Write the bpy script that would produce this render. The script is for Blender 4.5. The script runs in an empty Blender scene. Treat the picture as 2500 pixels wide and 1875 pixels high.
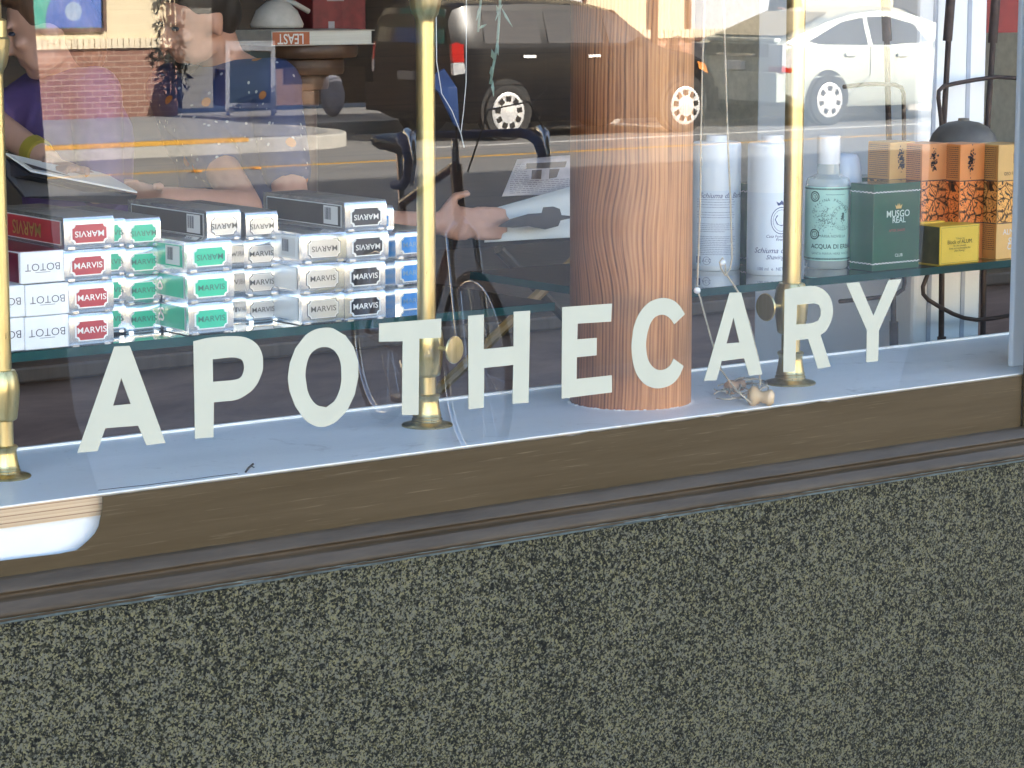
import bpy, bmesh, math, random
from mathutils import Vector, Matrix, Euler
random.seed(7)
S = bpy.context.scene
COL = S.collection
R = math.radians

# ------------------------------------------------------------------ camera
W, H, F = 2500., 1875., 6500.
PSI, PIT, DIST, HC = R(36.94), R(8.8), 2.7, 1.87
CAM = Vector((-DIST*math.sin(PSI), -DIST*math.cos(PSI), HC))
FW = Vector((math.sin(PSI)*math.cos(PIT), math.cos(PSI)*math.cos(PIT), -math.sin(PIT)))
RT = Vector((math.cos(PSI), -math.sin(PSI), 0.))
UP = RT.cross(FW)
cd = bpy.data.cameras.new('camera'); cam = bpy.data.objects.new('camera', cd); COL.objects.link(cam)
cam.matrix_world = Matrix(((RT.x, UP.x, -FW.x, CAM.x), (RT.y, UP.y, -FW.y, CAM.y), (RT.z, UP.z, -FW.z, CAM.z), (0, 0, 0, 1)))
cd.sensor_width = 36.; cd.lens = F/W*36.; cd.clip_start = 0.05; cd.clip_end = 400
S.camera = cam

# ------------------------------------------------------------------ light
SUN_EL, SUN_AZ = R(30), R(33)
wd = bpy.data.worlds.new('World'); S.world = wd; wd.use_nodes = True
nt = wd.node_tree; nt.nodes.clear()
sky = nt.nodes.new('ShaderNodeTexSky'); sky.sky_type = 'NISHITA'; sky.sun_disc = False
sky.dust_density = 1.8; sky.sun_elevation = SUN_EL; sky.sun_rotation = SUN_AZ
bg = nt.nodes.new('ShaderNodeBackground'); bg.inputs[1].default_value = 0.14
wo = nt.nodes.new('ShaderNodeOutputWorld')
nt.links.new(sky.outputs[0], bg.inputs[0]); nt.links.new(bg.outputs[0], wo.inputs[0])
sl = bpy.data.lights.new('sun', 'SUN'); sl.energy = 5.0; sl.angle = R(0.5); sl.color = (1., .93, .82)
so = bpy.data.objects.new('sun', sl); COL.objects.link(so)
sdir = Vector((-math.sin(SUN_AZ)*math.cos(SUN_EL), -math.cos(SUN_AZ)*math.cos(SUN_EL), -math.sin(SUN_EL)))
so.rotation_euler = sdir.to_track_quat('-Z', 'Y').to_euler(); so.location = (10, 20, 25)
S.view_settings.view_transform = 'Standard'; S.view_settings.look = 'None'
S.view_settings.exposure = 3.08; S.view_settings.gamma = 1
S.cycles.use_denoising = True
S.cycles.max_bounces = 10; S.cycles.transparent_max_bounces = 24
S.cycles.sample_clamp_indirect = 6.
S.cycles.caustics_reflective = False; S.cycles.caustics_refractive = False

# ------------------------------------------------------------------ helpers
def ray(px, py): return FW + RT*((px-W/2)/F) + UP*((H/2-py)/F)
def P(px, py, Y):                     # point on the plane y = Y seen at photo pixel
    d = ray(px, py); return CAM + d*((Y-CAM.y)/d.y)
def PZ(px, py, Z):
    d = ray(px, py); return CAM + d*((Z-CAM.z)/d.z)
def M(px, py, Y):                     # a street point seen as a mirror image at that pixel
    p = P(px, py, Y); return Vector((p.x, -p.y, p.z))

class MB:
    def __init__(s): s.v = []; s.f = []
    def add(s, vs, fs):
        o = len(s.v); s.v += [tuple(v) for v in vs]; s.f += [tuple(i+o for i in f) for f in fs]; return s
    def box(s, lo, hi, rot=None, piv=None):
        x0, y0, z0 = lo; x1, y1, z1 = hi
        vs = [Vector(v) for v in ((x0,y0,z0),(x1,y0,z0),(x1,y1,z0),(x0,y1,z0),(x0,y0,z1),(x1,y0,z1),(x1,y1,z1),(x0,y1,z1))]
        if rot is not None:
            pv = Vector(piv) if piv is not None else (vs[0]+vs[6])/2
            m = rot if isinstance(rot, Matrix) else Euler(rot).to_matrix()
            vs = [m @ (v-pv) + pv for v in vs]
        return s.add(vs, [(0,3,2,1),(4,5,6,7),(0,1,5,4),(1,2,6,5),(2,3,7,6),(3,0,4,7)])
    def tube(s, pts, r, n=10, cap=True, flat=1.):
        pts = [Vector(p) for p in pts]; k = len(pts)
        rs = r if isinstance(r, (list, tuple)) else [r]*k
        t0 = (pts[1]-pts[0]).normalized()
        a = Vector((0,0,1)) if abs(t0.z) < .9 else Vector((1,0,0))
        u = t0.cross(a).normalized(); vs = []
        for i, p in enumerate(pts):
            t = (pts[min(i+1,k-1)]-pts[max(i-1,0)]).normalized()
            u = (u - t*u.dot(t)).normalized(); w = t.cross(u)
            for j in range(n):
                q = 2*math.pi*j/n; vs.append(p+(u*math.cos(q)+w*math.sin(q)*flat)*rs[i])
        fs = [(i*n+j, i*n+(j+1)%n, (i+1)*n+(j+1)%n, (i+1)*n+j) for i in range(k-1) for j in range(n)]
        if cap: fs += [tuple(range(n))[::-1], tuple(range((k-1)*n, k*n))]
        return s.add(vs, fs)
    def lathe(s, prof, c=(0,0,0), n=32, ax='z', a0=0., a1=2*math.pi, flute=None):
        c = Vector(c); vs = []; full = abs(a1-a0-2*math.pi) < 1e-6; m = n if full else n+1
        for (r, z) in prof:
            for j in range(m):
                a = a0+(a1-a0)*j/n
                rr = r*(1+(flute*abs(math.sin(a*6)) if flute else 0))
                x, y = rr*math.cos(a), rr*math.sin(a)
                vs.append(c+Vector((x,y,z) if ax == 'z' else ((z,x,y) if ax == 'x' else (y,z,x))))
        k = len(prof); fs = []
        for i in range(k-1):
            for j in range(m if full else n):
                fs.append((i*m+j, i*m+(j+1)%m, (i+1)*m+(j+1)%m, (i+1)*m+j))
        if full:
            fs.append(tuple(range(m))[::-1]); fs.append(tuple(range((k-1)*m, k*m)))
        return s.add(vs, fs)
    def ell(s, c, rad, rot=None, nu=14, nv=9):
        c = Vector(c); vs = []; rm = rot or Matrix.Identity(3)
        for i in range(nv+1):
            th = math.pi*i/nv
            for j in range(nu):
                ph = 2*math.pi*j/nu
                vs.append(c + rm @ Vector((rad[0]*math.sin(th)*math.cos(ph), rad[1]*math.sin(th)*math.sin(ph), rad[2]*math.cos(th))))
        fs = [(i*nu+j, (i+1)*nu+j, (i+1)*nu+(j+1)%nu, i*nu+(j+1)%nu) for i in range(nv) for j in range(nu)]
        return s.add(vs, fs)
    def cap(s, p0, r0, p1, r1, n=12):
        p0, p1 = Vector(p0), Vector(p1)
        s.tube([p0, p0.lerp(p1,.5), p1], [r0, (r0+r1)/2, r1], n)
        s.ell(p0, (r0,)*3, nu=n, nv=7); s.ell(p1, (r1,)*3, nu=n, nv=7); return s
    def prism(s, pts, d):             # closed outline (3-D, planar), thickness vector d
        pts = [Vector(p) for p in pts]; d = Vector(d); n = len(pts)
        return s.add(pts+[p+d for p in pts], [tuple(range(n))[::-1], tuple(range(n, 2*n))]+[(i,(i+1)%n,n+(i+1)%n,n+i) for i in range(n)])
    def sweep(s, prof, x0, x1, n=1, jit=0.):          # profile (y, z) swept along x
        k = len(prof); vs = []
        for i in range(n+1):
            x = x0+(x1-x0)*i/n
            for (y, z) in prof: vs.append((x, y+random.uniform(-jit,jit), z+random.uniform(-jit,jit)))
        fs = [(i*k+j, (i+1)*k+j, (i+1)*k+j+1, i*k+j+1) for i in range(n) for j in range(k-1)]
        return s.add(vs, fs)
    def mesh(s, name):
        me = bpy.data.meshes.new(name); me.from_pydata(s.v, [], s.f); me.update(); fixn(me); return me

def fixn(me):
    bm = bmesh.new(); bm.from_mesh(me); bmesh.ops.remove_doubles(bm, verts=bm.verts, dist=1e-6)
    bmesh.ops.recalc_face_normals(bm, faces=bm.faces); bm.to_mesh(me); bm.free()

def link(name, me, mat, parent=None, smooth=False, bevel=0., seg=2, loc=None, rot=None):
    o = bpy.data.objects.new(name, me); COL.objects.link(o)
    if mat is not None and len(me.materials) == 0: me.materials.append(mat)
    if smooth: me.polygons.foreach_set('use_smooth', [True]*len(me.polygons))
    if bevel:
        m = o.modifiers.new('bevel', 'BEVEL'); m.width = bevel; m.segments = seg; m.limit_method = 'ANGLE'; m.angle_limit = R(40)
    if smooth == 'auto':
        m = o.modifiers.new('edges', 'EDGE_SPLIT'); m.split_angle = R(38)
    if loc is not None: o.location = loc
    if rot is not None: o.rotation_euler = rot
    if parent is not None: o.parent = parent
    return o
def obj(name, mb, mat, parent=None, **k): return link(name, mb.mesh(name), mat, parent, **k)
def thing(name, label, cat, loc=(0,0,0), rotz=0., group=None):
    o = bpy.data.objects.new(name, None); COL.objects.link(o); o.empty_display_size = .05
    o.location = loc; o.rotation_euler = (0,0,rotz); return tag(o, label, cat, group)
def tag(o, label, cat, group=None):
    o['label'] = label; o['category'] = cat
    if group: o['group'] = group
    return o
def struct(name, mb, mat, **k):
    o = obj(name, mb, mat, **k); o['kind'] = 'structure'; return o

_tc = {}
def curve_mesh(key, make):
    if key in _tc: return _tc[key]
    c = make(); o = bpy.data.objects.new('tmp', c); COL.objects.link(o)
    dg = bpy.context.evaluated_depsgraph_get(); me = bpy.data.meshes.new_from_object(o.evaluated_get(dg))
    bpy.data.objects.remove(o); bpy.data.curves.remove(c)
    _tc[key] = ([v.co.copy() for v in me.vertices], [tuple(p.vertices) for p in me.polygons]); bpy.data.meshes.remove(me)
    return _tc[key]
def text2d(body, size, off=0., sx=1., shear=0., align='CENTER'):
    def mk():
        c = bpy.data.curves.new('t', 'FONT'); c.body = body; c.size = 1.; c.offset = off; c.shear = shear
        c.align_x = align; c.align_y = 'CENTER'; c.resolution_u = 3; return c
    vs, fs = curve_mesh((body, off, shear, align), mk)
    return [(v.x*size*sx, v.y*size) for v in vs], fs
def poly2d(loops, key=None):
    def mk():
        c = bpy.data.curves.new('p', 'CURVE'); c.dimensions = '2D'; c.fill_mode = 'BOTH'
        for l in loops:
            sp = c.splines.new('POLY'); sp.points.add(len(l)-1); sp.use_cyclic_u = True
            for q, p in zip(sp.points, l): q.co = (p[0], p[1], 0, 1)
        return c
    vs, fs = curve_mesh(key or repr(loops), mk)
    return [(v.x, v.y) for v in vs], fs
def flat(mb, vf, y, dx=0., dz=0., flip=False, wrap=None):   # a 2-D shape laid on the plane y (facing -y) or wrapped round a cylinder of radius wrap
    vs, fs = vf; sg = -1 if flip else 1; out = []
    for (a, b) in vs:
        a, b = a*sg+dx, b*sg+dz
        out.append((a, y, b) if wrap is None else (wrap*math.sin(a/wrap), -wrap*math.cos(a/wrap)+y, b))
    return mb.add(out, fs)
def rect(w, h): return ([(-w/2,-h/2),(w/2,-h/2),(w/2,h/2),(-w/2,h/2)], [(0,1,2,3)])
def ticket(w, h, c):
    l = []
    for sx, sz, a0 in ((1,1,270),(-1,1,0),(-1,-1,90),(1,-1,180)):
        cx, cz = sx*w/2, sz*h/2
        rng = range(0, 5)
        pts = []
        for i in rng:
            t = i/4*math.pi/2
            pts.append((cx - sx*c*math.cos(t), cz - sz*c*math.sin(t)))
        if sx*sz > 0: pts = pts[::-1]
        # small square shoulder before the concave corner
        l += pts
    return poly2d([l], ('ticket', round(w,5), round(h,5), round(c,5)))

# ------------------------------------------------------------------ materials
def NM(name):
    m = bpy.data.materials.new(name); m.use_nodes = True; n = m.node_tree
    b = n.nodes['Principled BSDF']; return m, n, b
def L(n, a, b): n.links.new(a, b)
def nd(n, t, **k):
    x = n.nodes.new(t)
    for kk, v in k.items():
        if kk in x.inputs.keys(): x.inputs[kk].default_value = v
        else: setattr(x, kk, v)
    return x
def ramp(n, fac, stops):
    r = n.nodes.new('ShaderNodeValToRGB'); e = r.color_ramp.elements
    e[0].position, e[0].color = stops[0][0], (*stops[0][1], 1); e[1].position, e[1].color = stops[-1][0], (*stops[-1][1], 1)
    for p, c in stops[1:-1]:
        q = e.new(p); q.color = (*c, 1)
    L(n, fac, r.inputs[0]); return r.outputs[0]
def tex(n, scale, detail=4., rough=.6, sc=(1,1,1), dist=0., rot=(0,0,0), coord='Object'):
    tc = n.nodes.new('ShaderNodeTexCoord'); mp = nd(n, 'ShaderNodeMapping'); mp.inputs['Scale'].default_value = sc; mp.inputs['Rotation'].default_value = rot
    L(n, tc.outputs[coord], mp.inputs[0]); t = nd(n, 'ShaderNodeTexNoise', Scale=scale, Detail=detail, Roughness=rough, Distortion=dist)
    L(n, mp.outputs[0], t.inputs['Vector']); return t.outputs['Fac']
def bump(n, b, h, s=.3, d=.002):
    k = nd(n, 'ShaderNodeBump', Strength=s, Distance=d); L(n, h, k.inputs['Height']); L(n, k.outputs[0], b.inputs['Normal']); return k
def plain(name, col, rough=.5, metal=0., var=.12, vs=30., sc=(1,1,1), coat=0., spec=.5, bmp=0., bd=.001):
    m, n, b = NM(name); b.inputs['Roughness'].default_value = rough; b.inputs['Metallic'].default_value = metal
    b.inputs['Coat Weight'].default_value = coat; b.inputs['Specular IOR Level'].default_value = spec
    t = tex(n, vs, sc=sc)
    lo = tuple(max(0,c*(1-var)) for c in col); hi = tuple(min(1,c*(1+var)) for c in col)
    L(n, ramp(n, t, [(.3, lo), (.7, hi)]), b.inputs['Base Color'])
    if bmp: bump(n, b, t, bmp, bd)
    return m

MAT = {}
def granite():
    m, n, b = NM('granite')
    tc = n.nodes.new('ShaderNodeTexCoord'); wob = nd(n, 'ShaderNodeTexNoise', Scale=260., Detail=2.); L(n, tc.outputs['Object'], wob.inputs['Vector'])
    dis = nd(n, 'ShaderNodeVectorMath', operation='MULTIPLY_ADD'); L(n, wob.outputs['Color'], dis.inputs[0]); dis.inputs[1].default_value = (.004,.004,.004); L(n, tc.outputs['Object'], dis.inputs[2])
    v = nd(n, 'ShaderNodeTexVoronoi', Scale=560.); L(n, dis.outputs[0], v.inputs['Vector'])
    sp = n.nodes.new('ShaderNodeSeparateColor'); L(n, v.outputs['Color'], sp.inputs[0])
    a = tex(n, 270, 4, .75); c = tex(n, 80, 3, .65); e = tex(n, 6, 4, .65)
    def acc(x, k, y=None):
        q = nd(n, 'ShaderNodeMath', operation='MULTIPLY_ADD'); L(n, x, q.inputs[0]); q.inputs[1].default_value = k
        if y is not None: L(n, y, q.inputs[2])
        else: q.inputs[2].default_value = 0
        return q.outputs[0]
    f = acc(e, .16, acc(c, .42, acc(a, .9, acc(sp.outputs[0], .34))))
    col = ramp(n, f, [(.70, (.002,.0025,.0035)), (.81, (.009,.0105,.0095)), (.895, (.024,.0245,.0175)), (.95, (.052,.0505,.037)), (1., (.096,.093,.071)), ])
    mm = nd(n, 'ShaderNodeMix', data_type='RGBA', blend_type='MULTIPLY'); mm.inputs[0].default_value = .9
    L(n, col, mm.inputs[6]); L(n, ramp(n, sp.outputs[1], [(.25, (.95,.97,1.0)), (.5, (1.08,1.05,.88)), (.85, (1.4,1.32,.86))]), mm.inputs[7])
    v2 = nd(n, 'ShaderNodeTexVoronoi', Scale=34.); L(n, tc.outputs['Object'], v2.inputs['Vector']); s2 = n.nodes.new('ShaderNodeSeparateColor'); L(n, v2.outputs['Color'], s2.inputs[0])
    k1 = nd(n, 'ShaderNodeMath', operation='LESS_THAN'); L(n, v2.outputs['Distance'], k1.inputs[0]); k1.inputs[1].default_value = .055
    k2 = nd(n, 'ShaderNodeMath', operation='GREATER_THAN'); L(n, s2.outputs[0], k2.inputs[0]); k2.inputs[1].default_value = .985
    k3 = nd(n, 'ShaderNodeMath', operation='MULTIPLY'); L(n, k1.outputs[0], k3.inputs[0]); L(n, k2.outputs[0], k3.inputs[1])
    m3 = nd(n, 'ShaderNodeMix', data_type='RGBA'); L(n, k3.outputs[0], m3.inputs[0]); L(n, mm.outputs[2], m3.inputs[6]); m3.inputs[7].default_value = (.5,.5,.48,1)   # specks of white paint
    L(n, m3.outputs[2], b.inputs['Base Color']); b.inputs['Roughness'].default_value = .45; b.inputs['Specular IOR Level'].default_value = .1
    return m
def glass_pane():
    m = bpy.data.materials.new('pane_glass'); m.use_nodes = True; n = m.node_tree; n.nodes.clear()
    o = n.nodes.new('ShaderNodeOutputMaterial'); mix = n.nodes.new('ShaderNodeMixShader')
    tr = nd(n, 'ShaderNodeBsdfTransparent'); tr.inputs[0].default_value = (.985,.99,.985,1)
    gl = nd(n, 'ShaderNodeBsdfGlossy'); gl.inputs['Roughness'].default_value = 0.
    fr = nd(n, 'ShaderNodeFresnel', IOR=1.52); geo = n.nodes.new('ShaderNodeNewGeometry')
    inv = nd(n, 'ShaderNodeMath', operation='SUBTRACT'); inv.inputs[0].default_value = 1.; L(n, geo.outputs['Backfacing'], inv.inputs[1])
    f2 = nd(n, 'ShaderNodeMath', operation='MULTIPLY'); L(n, fr.outputs[0], f2.inputs[0]); f2.inputs[1].default_value = 2.5   # both faces of the pane, raised further for a stronger street reflection
    f3 = nd(n, 'ShaderNodeMath', operation='MULTIPLY', use_clamp=True); L(n, f2.outputs[0], f3.inputs[0]); L(n, inv.outputs[0], f3.inputs[1])
    t = tex(n, 1.1, 1, .4); bk = nd(n, 'ShaderNodeBump', Strength=.06, Distance=.004); L(n, t, bk.inputs['Height'])   # old glass, barely wavy
    L(n, bk.outputs[0], gl.inputs['Normal'])
    L(n, f3.outputs[0], mix.inputs[0]); L(n, tr.outputs[0], mix.inputs[1]); L(n, gl.outputs[0], mix.inputs[2]); L(n, mix.outputs[0], o.inputs[0]); return m
def shelf_glass(col=(.80,.9,.87), k=2.):
    m = bpy.data.materials.new('shelf_glass'); m.use_nodes = True; n = m.node_tree; n.nodes.clear()
    o = n.nodes.new('ShaderNodeOutputMaterial'); mix = n.nodes.new('ShaderNodeMixShader')
    tr = nd(n, 'ShaderNodeBsdfTransparent'); tr.inputs[0].default_value = (*col,1)
    gl = nd(n, 'ShaderNodeBsdfGlossy'); gl.inputs['Roughness'].default_value = .03
    lw = nd(n, 'ShaderNodeLayerWeight', Blend=.22)
    f2 = nd(n, 'ShaderNodeMath', operation='MULTIPLY', use_clamp=True); L(n, lw.outputs['Fresnel'], f2.inputs[0]); f2.inputs[1].default_value = k
    L(n, f2.outputs[0], mix.inputs[0]); L(n, tr.outputs[0], mix.inputs[1]); L(n, gl.outputs[0], mix.inputs[2]); L(n, mix.outputs[0], o.inputs[0]); return m
def wood_column():
    m, n, b = NM('fir_column')
    tc = n.nodes.new('ShaderNodeTexCoord'); sp = n.nodes.new('ShaderNodeSeparateXYZ'); L(n, tc.outputs['Object'], sp.inputs[0])
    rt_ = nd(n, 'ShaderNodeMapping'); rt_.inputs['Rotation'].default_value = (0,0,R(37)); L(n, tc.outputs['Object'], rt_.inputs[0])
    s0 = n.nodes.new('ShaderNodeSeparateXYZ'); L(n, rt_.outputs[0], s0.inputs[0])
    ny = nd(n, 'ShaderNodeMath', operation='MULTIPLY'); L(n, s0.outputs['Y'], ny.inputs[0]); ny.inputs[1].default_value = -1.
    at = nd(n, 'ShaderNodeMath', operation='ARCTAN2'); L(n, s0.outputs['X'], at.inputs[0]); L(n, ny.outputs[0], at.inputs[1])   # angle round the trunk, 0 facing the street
    w1 = tex(n, 5.5, 2, .5, sc=(1,1,.5)); w2 = tex(n, 15., 2, .5, sc=(1,1,.3))
    q1 = nd(n, 'ShaderNodeMath', operation='MULTIPLY_ADD'); L(n, w1, q1.inputs[0]); q1.inputs[1].default_value = .34; L(n, at.outputs[0], q1.inputs[2])
    q2 = nd(n, 'ShaderNodeMath', operation='MULTIPLY_ADD'); L(n, w2, q2.inputs[0]); q2.inputs[1].default_value = .10
    vd = nd(n, 'ShaderNodeVectorMath', operation='DISTANCE'); L(n, tc.outputs['Object'], vd.inputs[0]); vd.inputs[1].default_value = (-.062,-.018,.20)   # a knot
    mk = nd(n, 'ShaderNodeMapRange', interpolation_type='SMOOTHSTEP'); mk.inputs[1].default_value = 0.; mk.inputs[2].default_value = .085; mk.inputs[3].default_value = .17; mk.inputs[4].default_value = 0.; L(n, vd.outputs['Value'], mk.inputs[0])
    q0 = nd(n, 'ShaderNodeMath', operation='ADD'); L(n, q1.outputs[0], q0.inputs[0]); L(n, mk.outputs[0], q0.inputs[1]); L(n, q0.outputs[0], q2.inputs[2])
    cx = n.nodes.new('ShaderNodeCombineXYZ'); L(n, q2.outputs[0], cx.inputs[0]); zz = nd(n, 'ShaderNodeMath', operation='MULTIPLY'); L(n, sp.outputs['Z'], zz.inputs[0]); zz.inputs[1].default_value = .22; L(n, zz.outputs[0], cx.inputs[1])
    g1 = nd(n, 'ShaderNodeTexNoise', Scale=20., Detail=4., Roughness=.7); L(n, cx.outputs[0], g1.inputs['Vector'])
    e = nd(n, 'ShaderNodeMath', operation='MULTIPLY'); L(n, q2.outputs[0], e.inputs[0]); e.inputs[1].default_value = 98.
    sn = nd(n, 'ShaderNodeMath', operation='SINE'); L(n, e.outputs[0], sn.inputs[0])
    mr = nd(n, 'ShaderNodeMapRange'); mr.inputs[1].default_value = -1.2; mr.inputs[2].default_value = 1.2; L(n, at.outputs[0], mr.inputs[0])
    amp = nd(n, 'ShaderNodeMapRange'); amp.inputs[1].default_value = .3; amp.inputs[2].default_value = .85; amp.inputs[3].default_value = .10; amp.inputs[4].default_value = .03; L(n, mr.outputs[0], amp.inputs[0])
    f = nd(n, 'ShaderNodeMath', operation='MULTIPLY'); L(n, sn.outputs[0], f.inputs[0]); L(n, amp.outputs[0], f.inputs[1])
    gs = nd(n, 'ShaderNodeMath', operation='ADD'); L(n, g1.outputs['Fac'], gs.inputs[0]); L(n, f.outputs[0], gs.inputs[1])
    fine = tex(n, 130, 3, .7, sc=(1,1,.03)); g2 = nd(n, 'ShaderNodeMath', operation='MULTIPLY_ADD'); L(n, fine, g2.inputs[0]); g2.inputs[1].default_value = .3; L(n, gs.outputs[0], g2.inputs[2])
    col = ramp(n, g2.outputs[0], [(.46, (.14,.05,.019)), (.57, (.29,.118,.047)), (.68, (.43,.195,.08)), (.86, (.53,.265,.12))])
    mg = ramp(n, mr.outputs[0], [(.12, (.55,.42,.38)), (.4, (.82,.72,.66)), (.68, (1.08,1.04,.98)), (.9, (1.22,1.22,1.18))])   # darker and browner on the left, paler towards the right
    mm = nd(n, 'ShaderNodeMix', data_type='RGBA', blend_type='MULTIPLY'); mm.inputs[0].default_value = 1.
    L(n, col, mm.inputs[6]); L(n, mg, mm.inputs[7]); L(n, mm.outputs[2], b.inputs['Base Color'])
    b.inputs['Roughness'].default_value = .45; bump(n, b, g2.outputs[0], .4, .0012); return m
def brass():
    m, n, b = NM('brass'); b.inputs['Metallic'].default_value = 1.
    t = tex(n, 90, 4, .65, sc=(1,1,.03)); sp = tex(n, 160, 3, .7, sc=(1,1,.12))
    L(n, ramp(n, t, [(.25, (.40,.31,.13)), (.5, (.62,.5,.25)), (.8, (.76,.64,.38))]), b.inputs['Base Color'])
    L(n, ramp(n, sp, [(.3, (.26,.26,.26)), (.75, (.42,.42,.42))]), b.inputs['Roughness']); bump(n, b, t, .02, .0003); return m
def foil():
    m, n, b = NM('silver_foil'); b.inputs['Metallic'].default_value = .92; b.inputs['Base Color'].default_value = (.86,.87,.88,1)
    b.inputs['Roughness'].default_value = .2; t = tex(n, 26, 2, .5); bump(n, b, t, .3, .003); return m
def planks(name, cols, nz=9., axis='z', gap=.012, grain=(1,1,18)):
    m, n, b = NM(name); tc = n.nodes.new('ShaderNodeTexCoord'); sp = n.nodes.new('ShaderNodeSeparateXYZ'); L(n, tc.outputs['Object'], sp.inputs[0])
    k = nd(n, 'ShaderNodeMath', operation='MULTIPLY'); L(n, sp.outputs[axis.upper()], k.inputs[0]); k.inputs[1].default_value = nz
    fr = nd(n, 'ShaderNodeMath', operation='FRACT'); L(n, k.outputs[0], fr.inputs[0])
    t = tex(n, 3.2, 6, .65, sc=grain, dist=.5)
    col = ramp(n, t, [(.25, cols[0]), (.75, cols[1])])
    ln = ramp(n, fr.outputs[0], [(0., (.35,.32,.3)), (gap*nz, (1,1,1)), (1., (1,1,1))])
    mm = nd(n, 'ShaderNodeMix', data_type='RGBA', blend_type='MULTIPLY'); mm.inputs[0].default_value = 1.
    L(n, col, mm.inputs[6]); L(n, ln, mm.inputs[7]); L(n, mm.outputs[2], b.inputs['Base Color']); b.inputs['Roughness'].default_value = .5; return m
def bricks(name, c1, c2, mo, sc=1., bw=.2, bh=.068):
    m, n, b = NM(name); tc = n.nodes.new('ShaderNodeTexCoord'); mp = nd(n, 'ShaderNodeMapping'); mp.inputs['Rotation'].default_value = (R(90),0,0)
    L(n, tc.outputs['Object'], mp.inputs[0]); t = nd(n, 'ShaderNodeTexBrick'); L(n, mp.outputs[0], t.inputs['Vector'])
    t.inputs['Color1'].default_value = (*c1,1); t.inputs['Color2'].default_value = (*c2,1); t.inputs['Mortar'].default_value = (*mo,1)
    t.inputs['Scale'].default_value = sc; t.inputs['Brick Width'].default_value = bw; t.inputs['Row Height'].default_value = bh; t.inputs['Mortar Size'].default_value = .006
    L(n, t.outputs['Color'], b.inputs['Base Color']); b.inputs['Roughness'].default_value = .85; return m
def paint_white():
    m, n, b = NM('sill_paint'); t = tex(n, 5, 5, .6, sc=(1,3,1)); u = tex(n, 60, 3, .7); w = tex(n, 17, 6, .75, dist=.8); q = tex(n, 230, 2, .6)
    c = ramp(n, t, [(.3, (.80,.80,.79)), (.7, (.90,.89,.87))])
    mm = nd(n, 'ShaderNodeMix', data_type='RGBA', blend_type='MULTIPLY'); mm.inputs[0].default_value = .9; L(n, c, mm.inputs[6]); L(n, ramp(n, w, [(.30, (.72,.70,.68)), (.42, (1,1,1)), (1., (1,1,1))]), mm.inputs[7])
    m2 = nd(n, 'ShaderNodeMix', data_type='RGBA', blend_type='MULTIPLY'); m2.inputs[0].default_value = .8; L(n, mm.outputs[2], m2.inputs[6]); L(n, ramp(n, q, [(.24, (.35,.32,.3)), (.29, (1,1,1)), (1., (1,1,1))]), m2.inputs[7])
    L(n, m2.outputs[2], b.inputs['Base Color']); b.inputs['Roughness'].default_value = .38
    bump(n, b, u, .15, .0008); return m
def brown_paint(name='brown_paint', a=(.046,.031,.014), c=(.063,.044,.0225), rough=.45):
    m, n, b = NM(name); t = tex(n, 55, 5, .75, sc=(.06,1,1)); u = tex(n, 14, 4, .7, sc=(.35,1,1)); s = tex(n, 480, 3, .65, sc=(.028,1,1))
    c1 = ramp(n, t, [(.3, a), (.7, c)])
    c2 = ramp(n, s, [(.6, (0,0,0)), (.76, (.04,.032,.022))])      # thin pale scratches along the brush strokes
    mm = nd(n, 'ShaderNodeMix', data_type='RGBA', blend_type='ADD'); mm.inputs[0].default_value = 1.
    L(n, c1, mm.inputs[6]); L(n, c2, mm.inputs[7]); L(n, mm.outputs[2], b.inputs['Base Color'])
    b.inputs['Roughness'].default_value = rough; b.inputs['Specular IOR Level'].default_value = .16; bump(n, b, t, .25, .0007); return m
def moulding_paint():
    m, n, b = NM('moulding_paint'); g = n.nodes.new('ShaderNodeNewGeometry'); sp = n.nodes.new('ShaderNodeSeparateXYZ')
    t = tex(n, 45, 5, .75, sc=(.12,1,1)); u = tex(n, 9, 4, .7, sc=(.5,1,1))
    L(n, ramp(n, t, [(.3, (.030,.020,.010)), (.7, (.064,.047,.030))]), b.inputs['Base Color'])
    b.inputs['Roughness'].default_value = .5; b.inputs['Specular IOR Level'].default_value = .25; b.inputs['Coat Weight'].default_value = .0; b.inputs['Coat Roughness'].default_value = .2
    bump(n, b, t, .3, .001); return m

MAT.update(granite=granite(), pane=glass_pane(), shelf=shelf_glass(), column=wood_column(), brass=brass(), foil=foil(),
    sill=paint_white(), band=brown_paint(), mould=moulding_paint(),
    shelf_edge=plain('shelf_edge', (.012,.06,.055), .12, var=.3, vs=8, spec=.6),
    letter=plain('cream_letter', (.365,.365,.29), .5, var=.03, vs=25),
    ply=None, whitepaint=plain('white_paint', (.8,.81,.82), .45, var=.05, vs=6),
    jamb=plain('jamb_paint', (.72,.77,.83), .5, var=.06, vs=12, sc=(1,1,.1), bmp=.15),
    teal=plain('caulk', (.07,.095,.1), .5, var=.5, vs=60), dark=plain('dark_wood', (.03,.018,.012), .5, var=.4, vs=5, sc=(1,1,.1)),
    black=plain('black_plastic', (.012,.012,.014), .35), white=plain('white_card', (.8,.8,.8), .45, var=.03),
    ink=plain('ink', (.03,.03,.05), .6), inkblue=plain('blue_ink', (.05,.08,.22), .5), gold=plain('gold_ink', (.6,.45,.16), .35, .7),
    paper=plain('paper', (.72,.71,.68), .5, var=.04, vs=8), skin=plain('skin', (.55,.28,.19), .5, var=.1, vs=14),
    skin_pale=plain('skin_pale', (.42,.24,.18), .5, var=.08, vs=14), hair=plain('dark_hair', (.015,.01,.008), .5, var=.4, vs=60, sc=(1,1,.2)),
    hair_brown=plain('brown_hair', (.09,.045,.025), .45, var=.4, vs=60, sc=(1,1,.2)))
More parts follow.
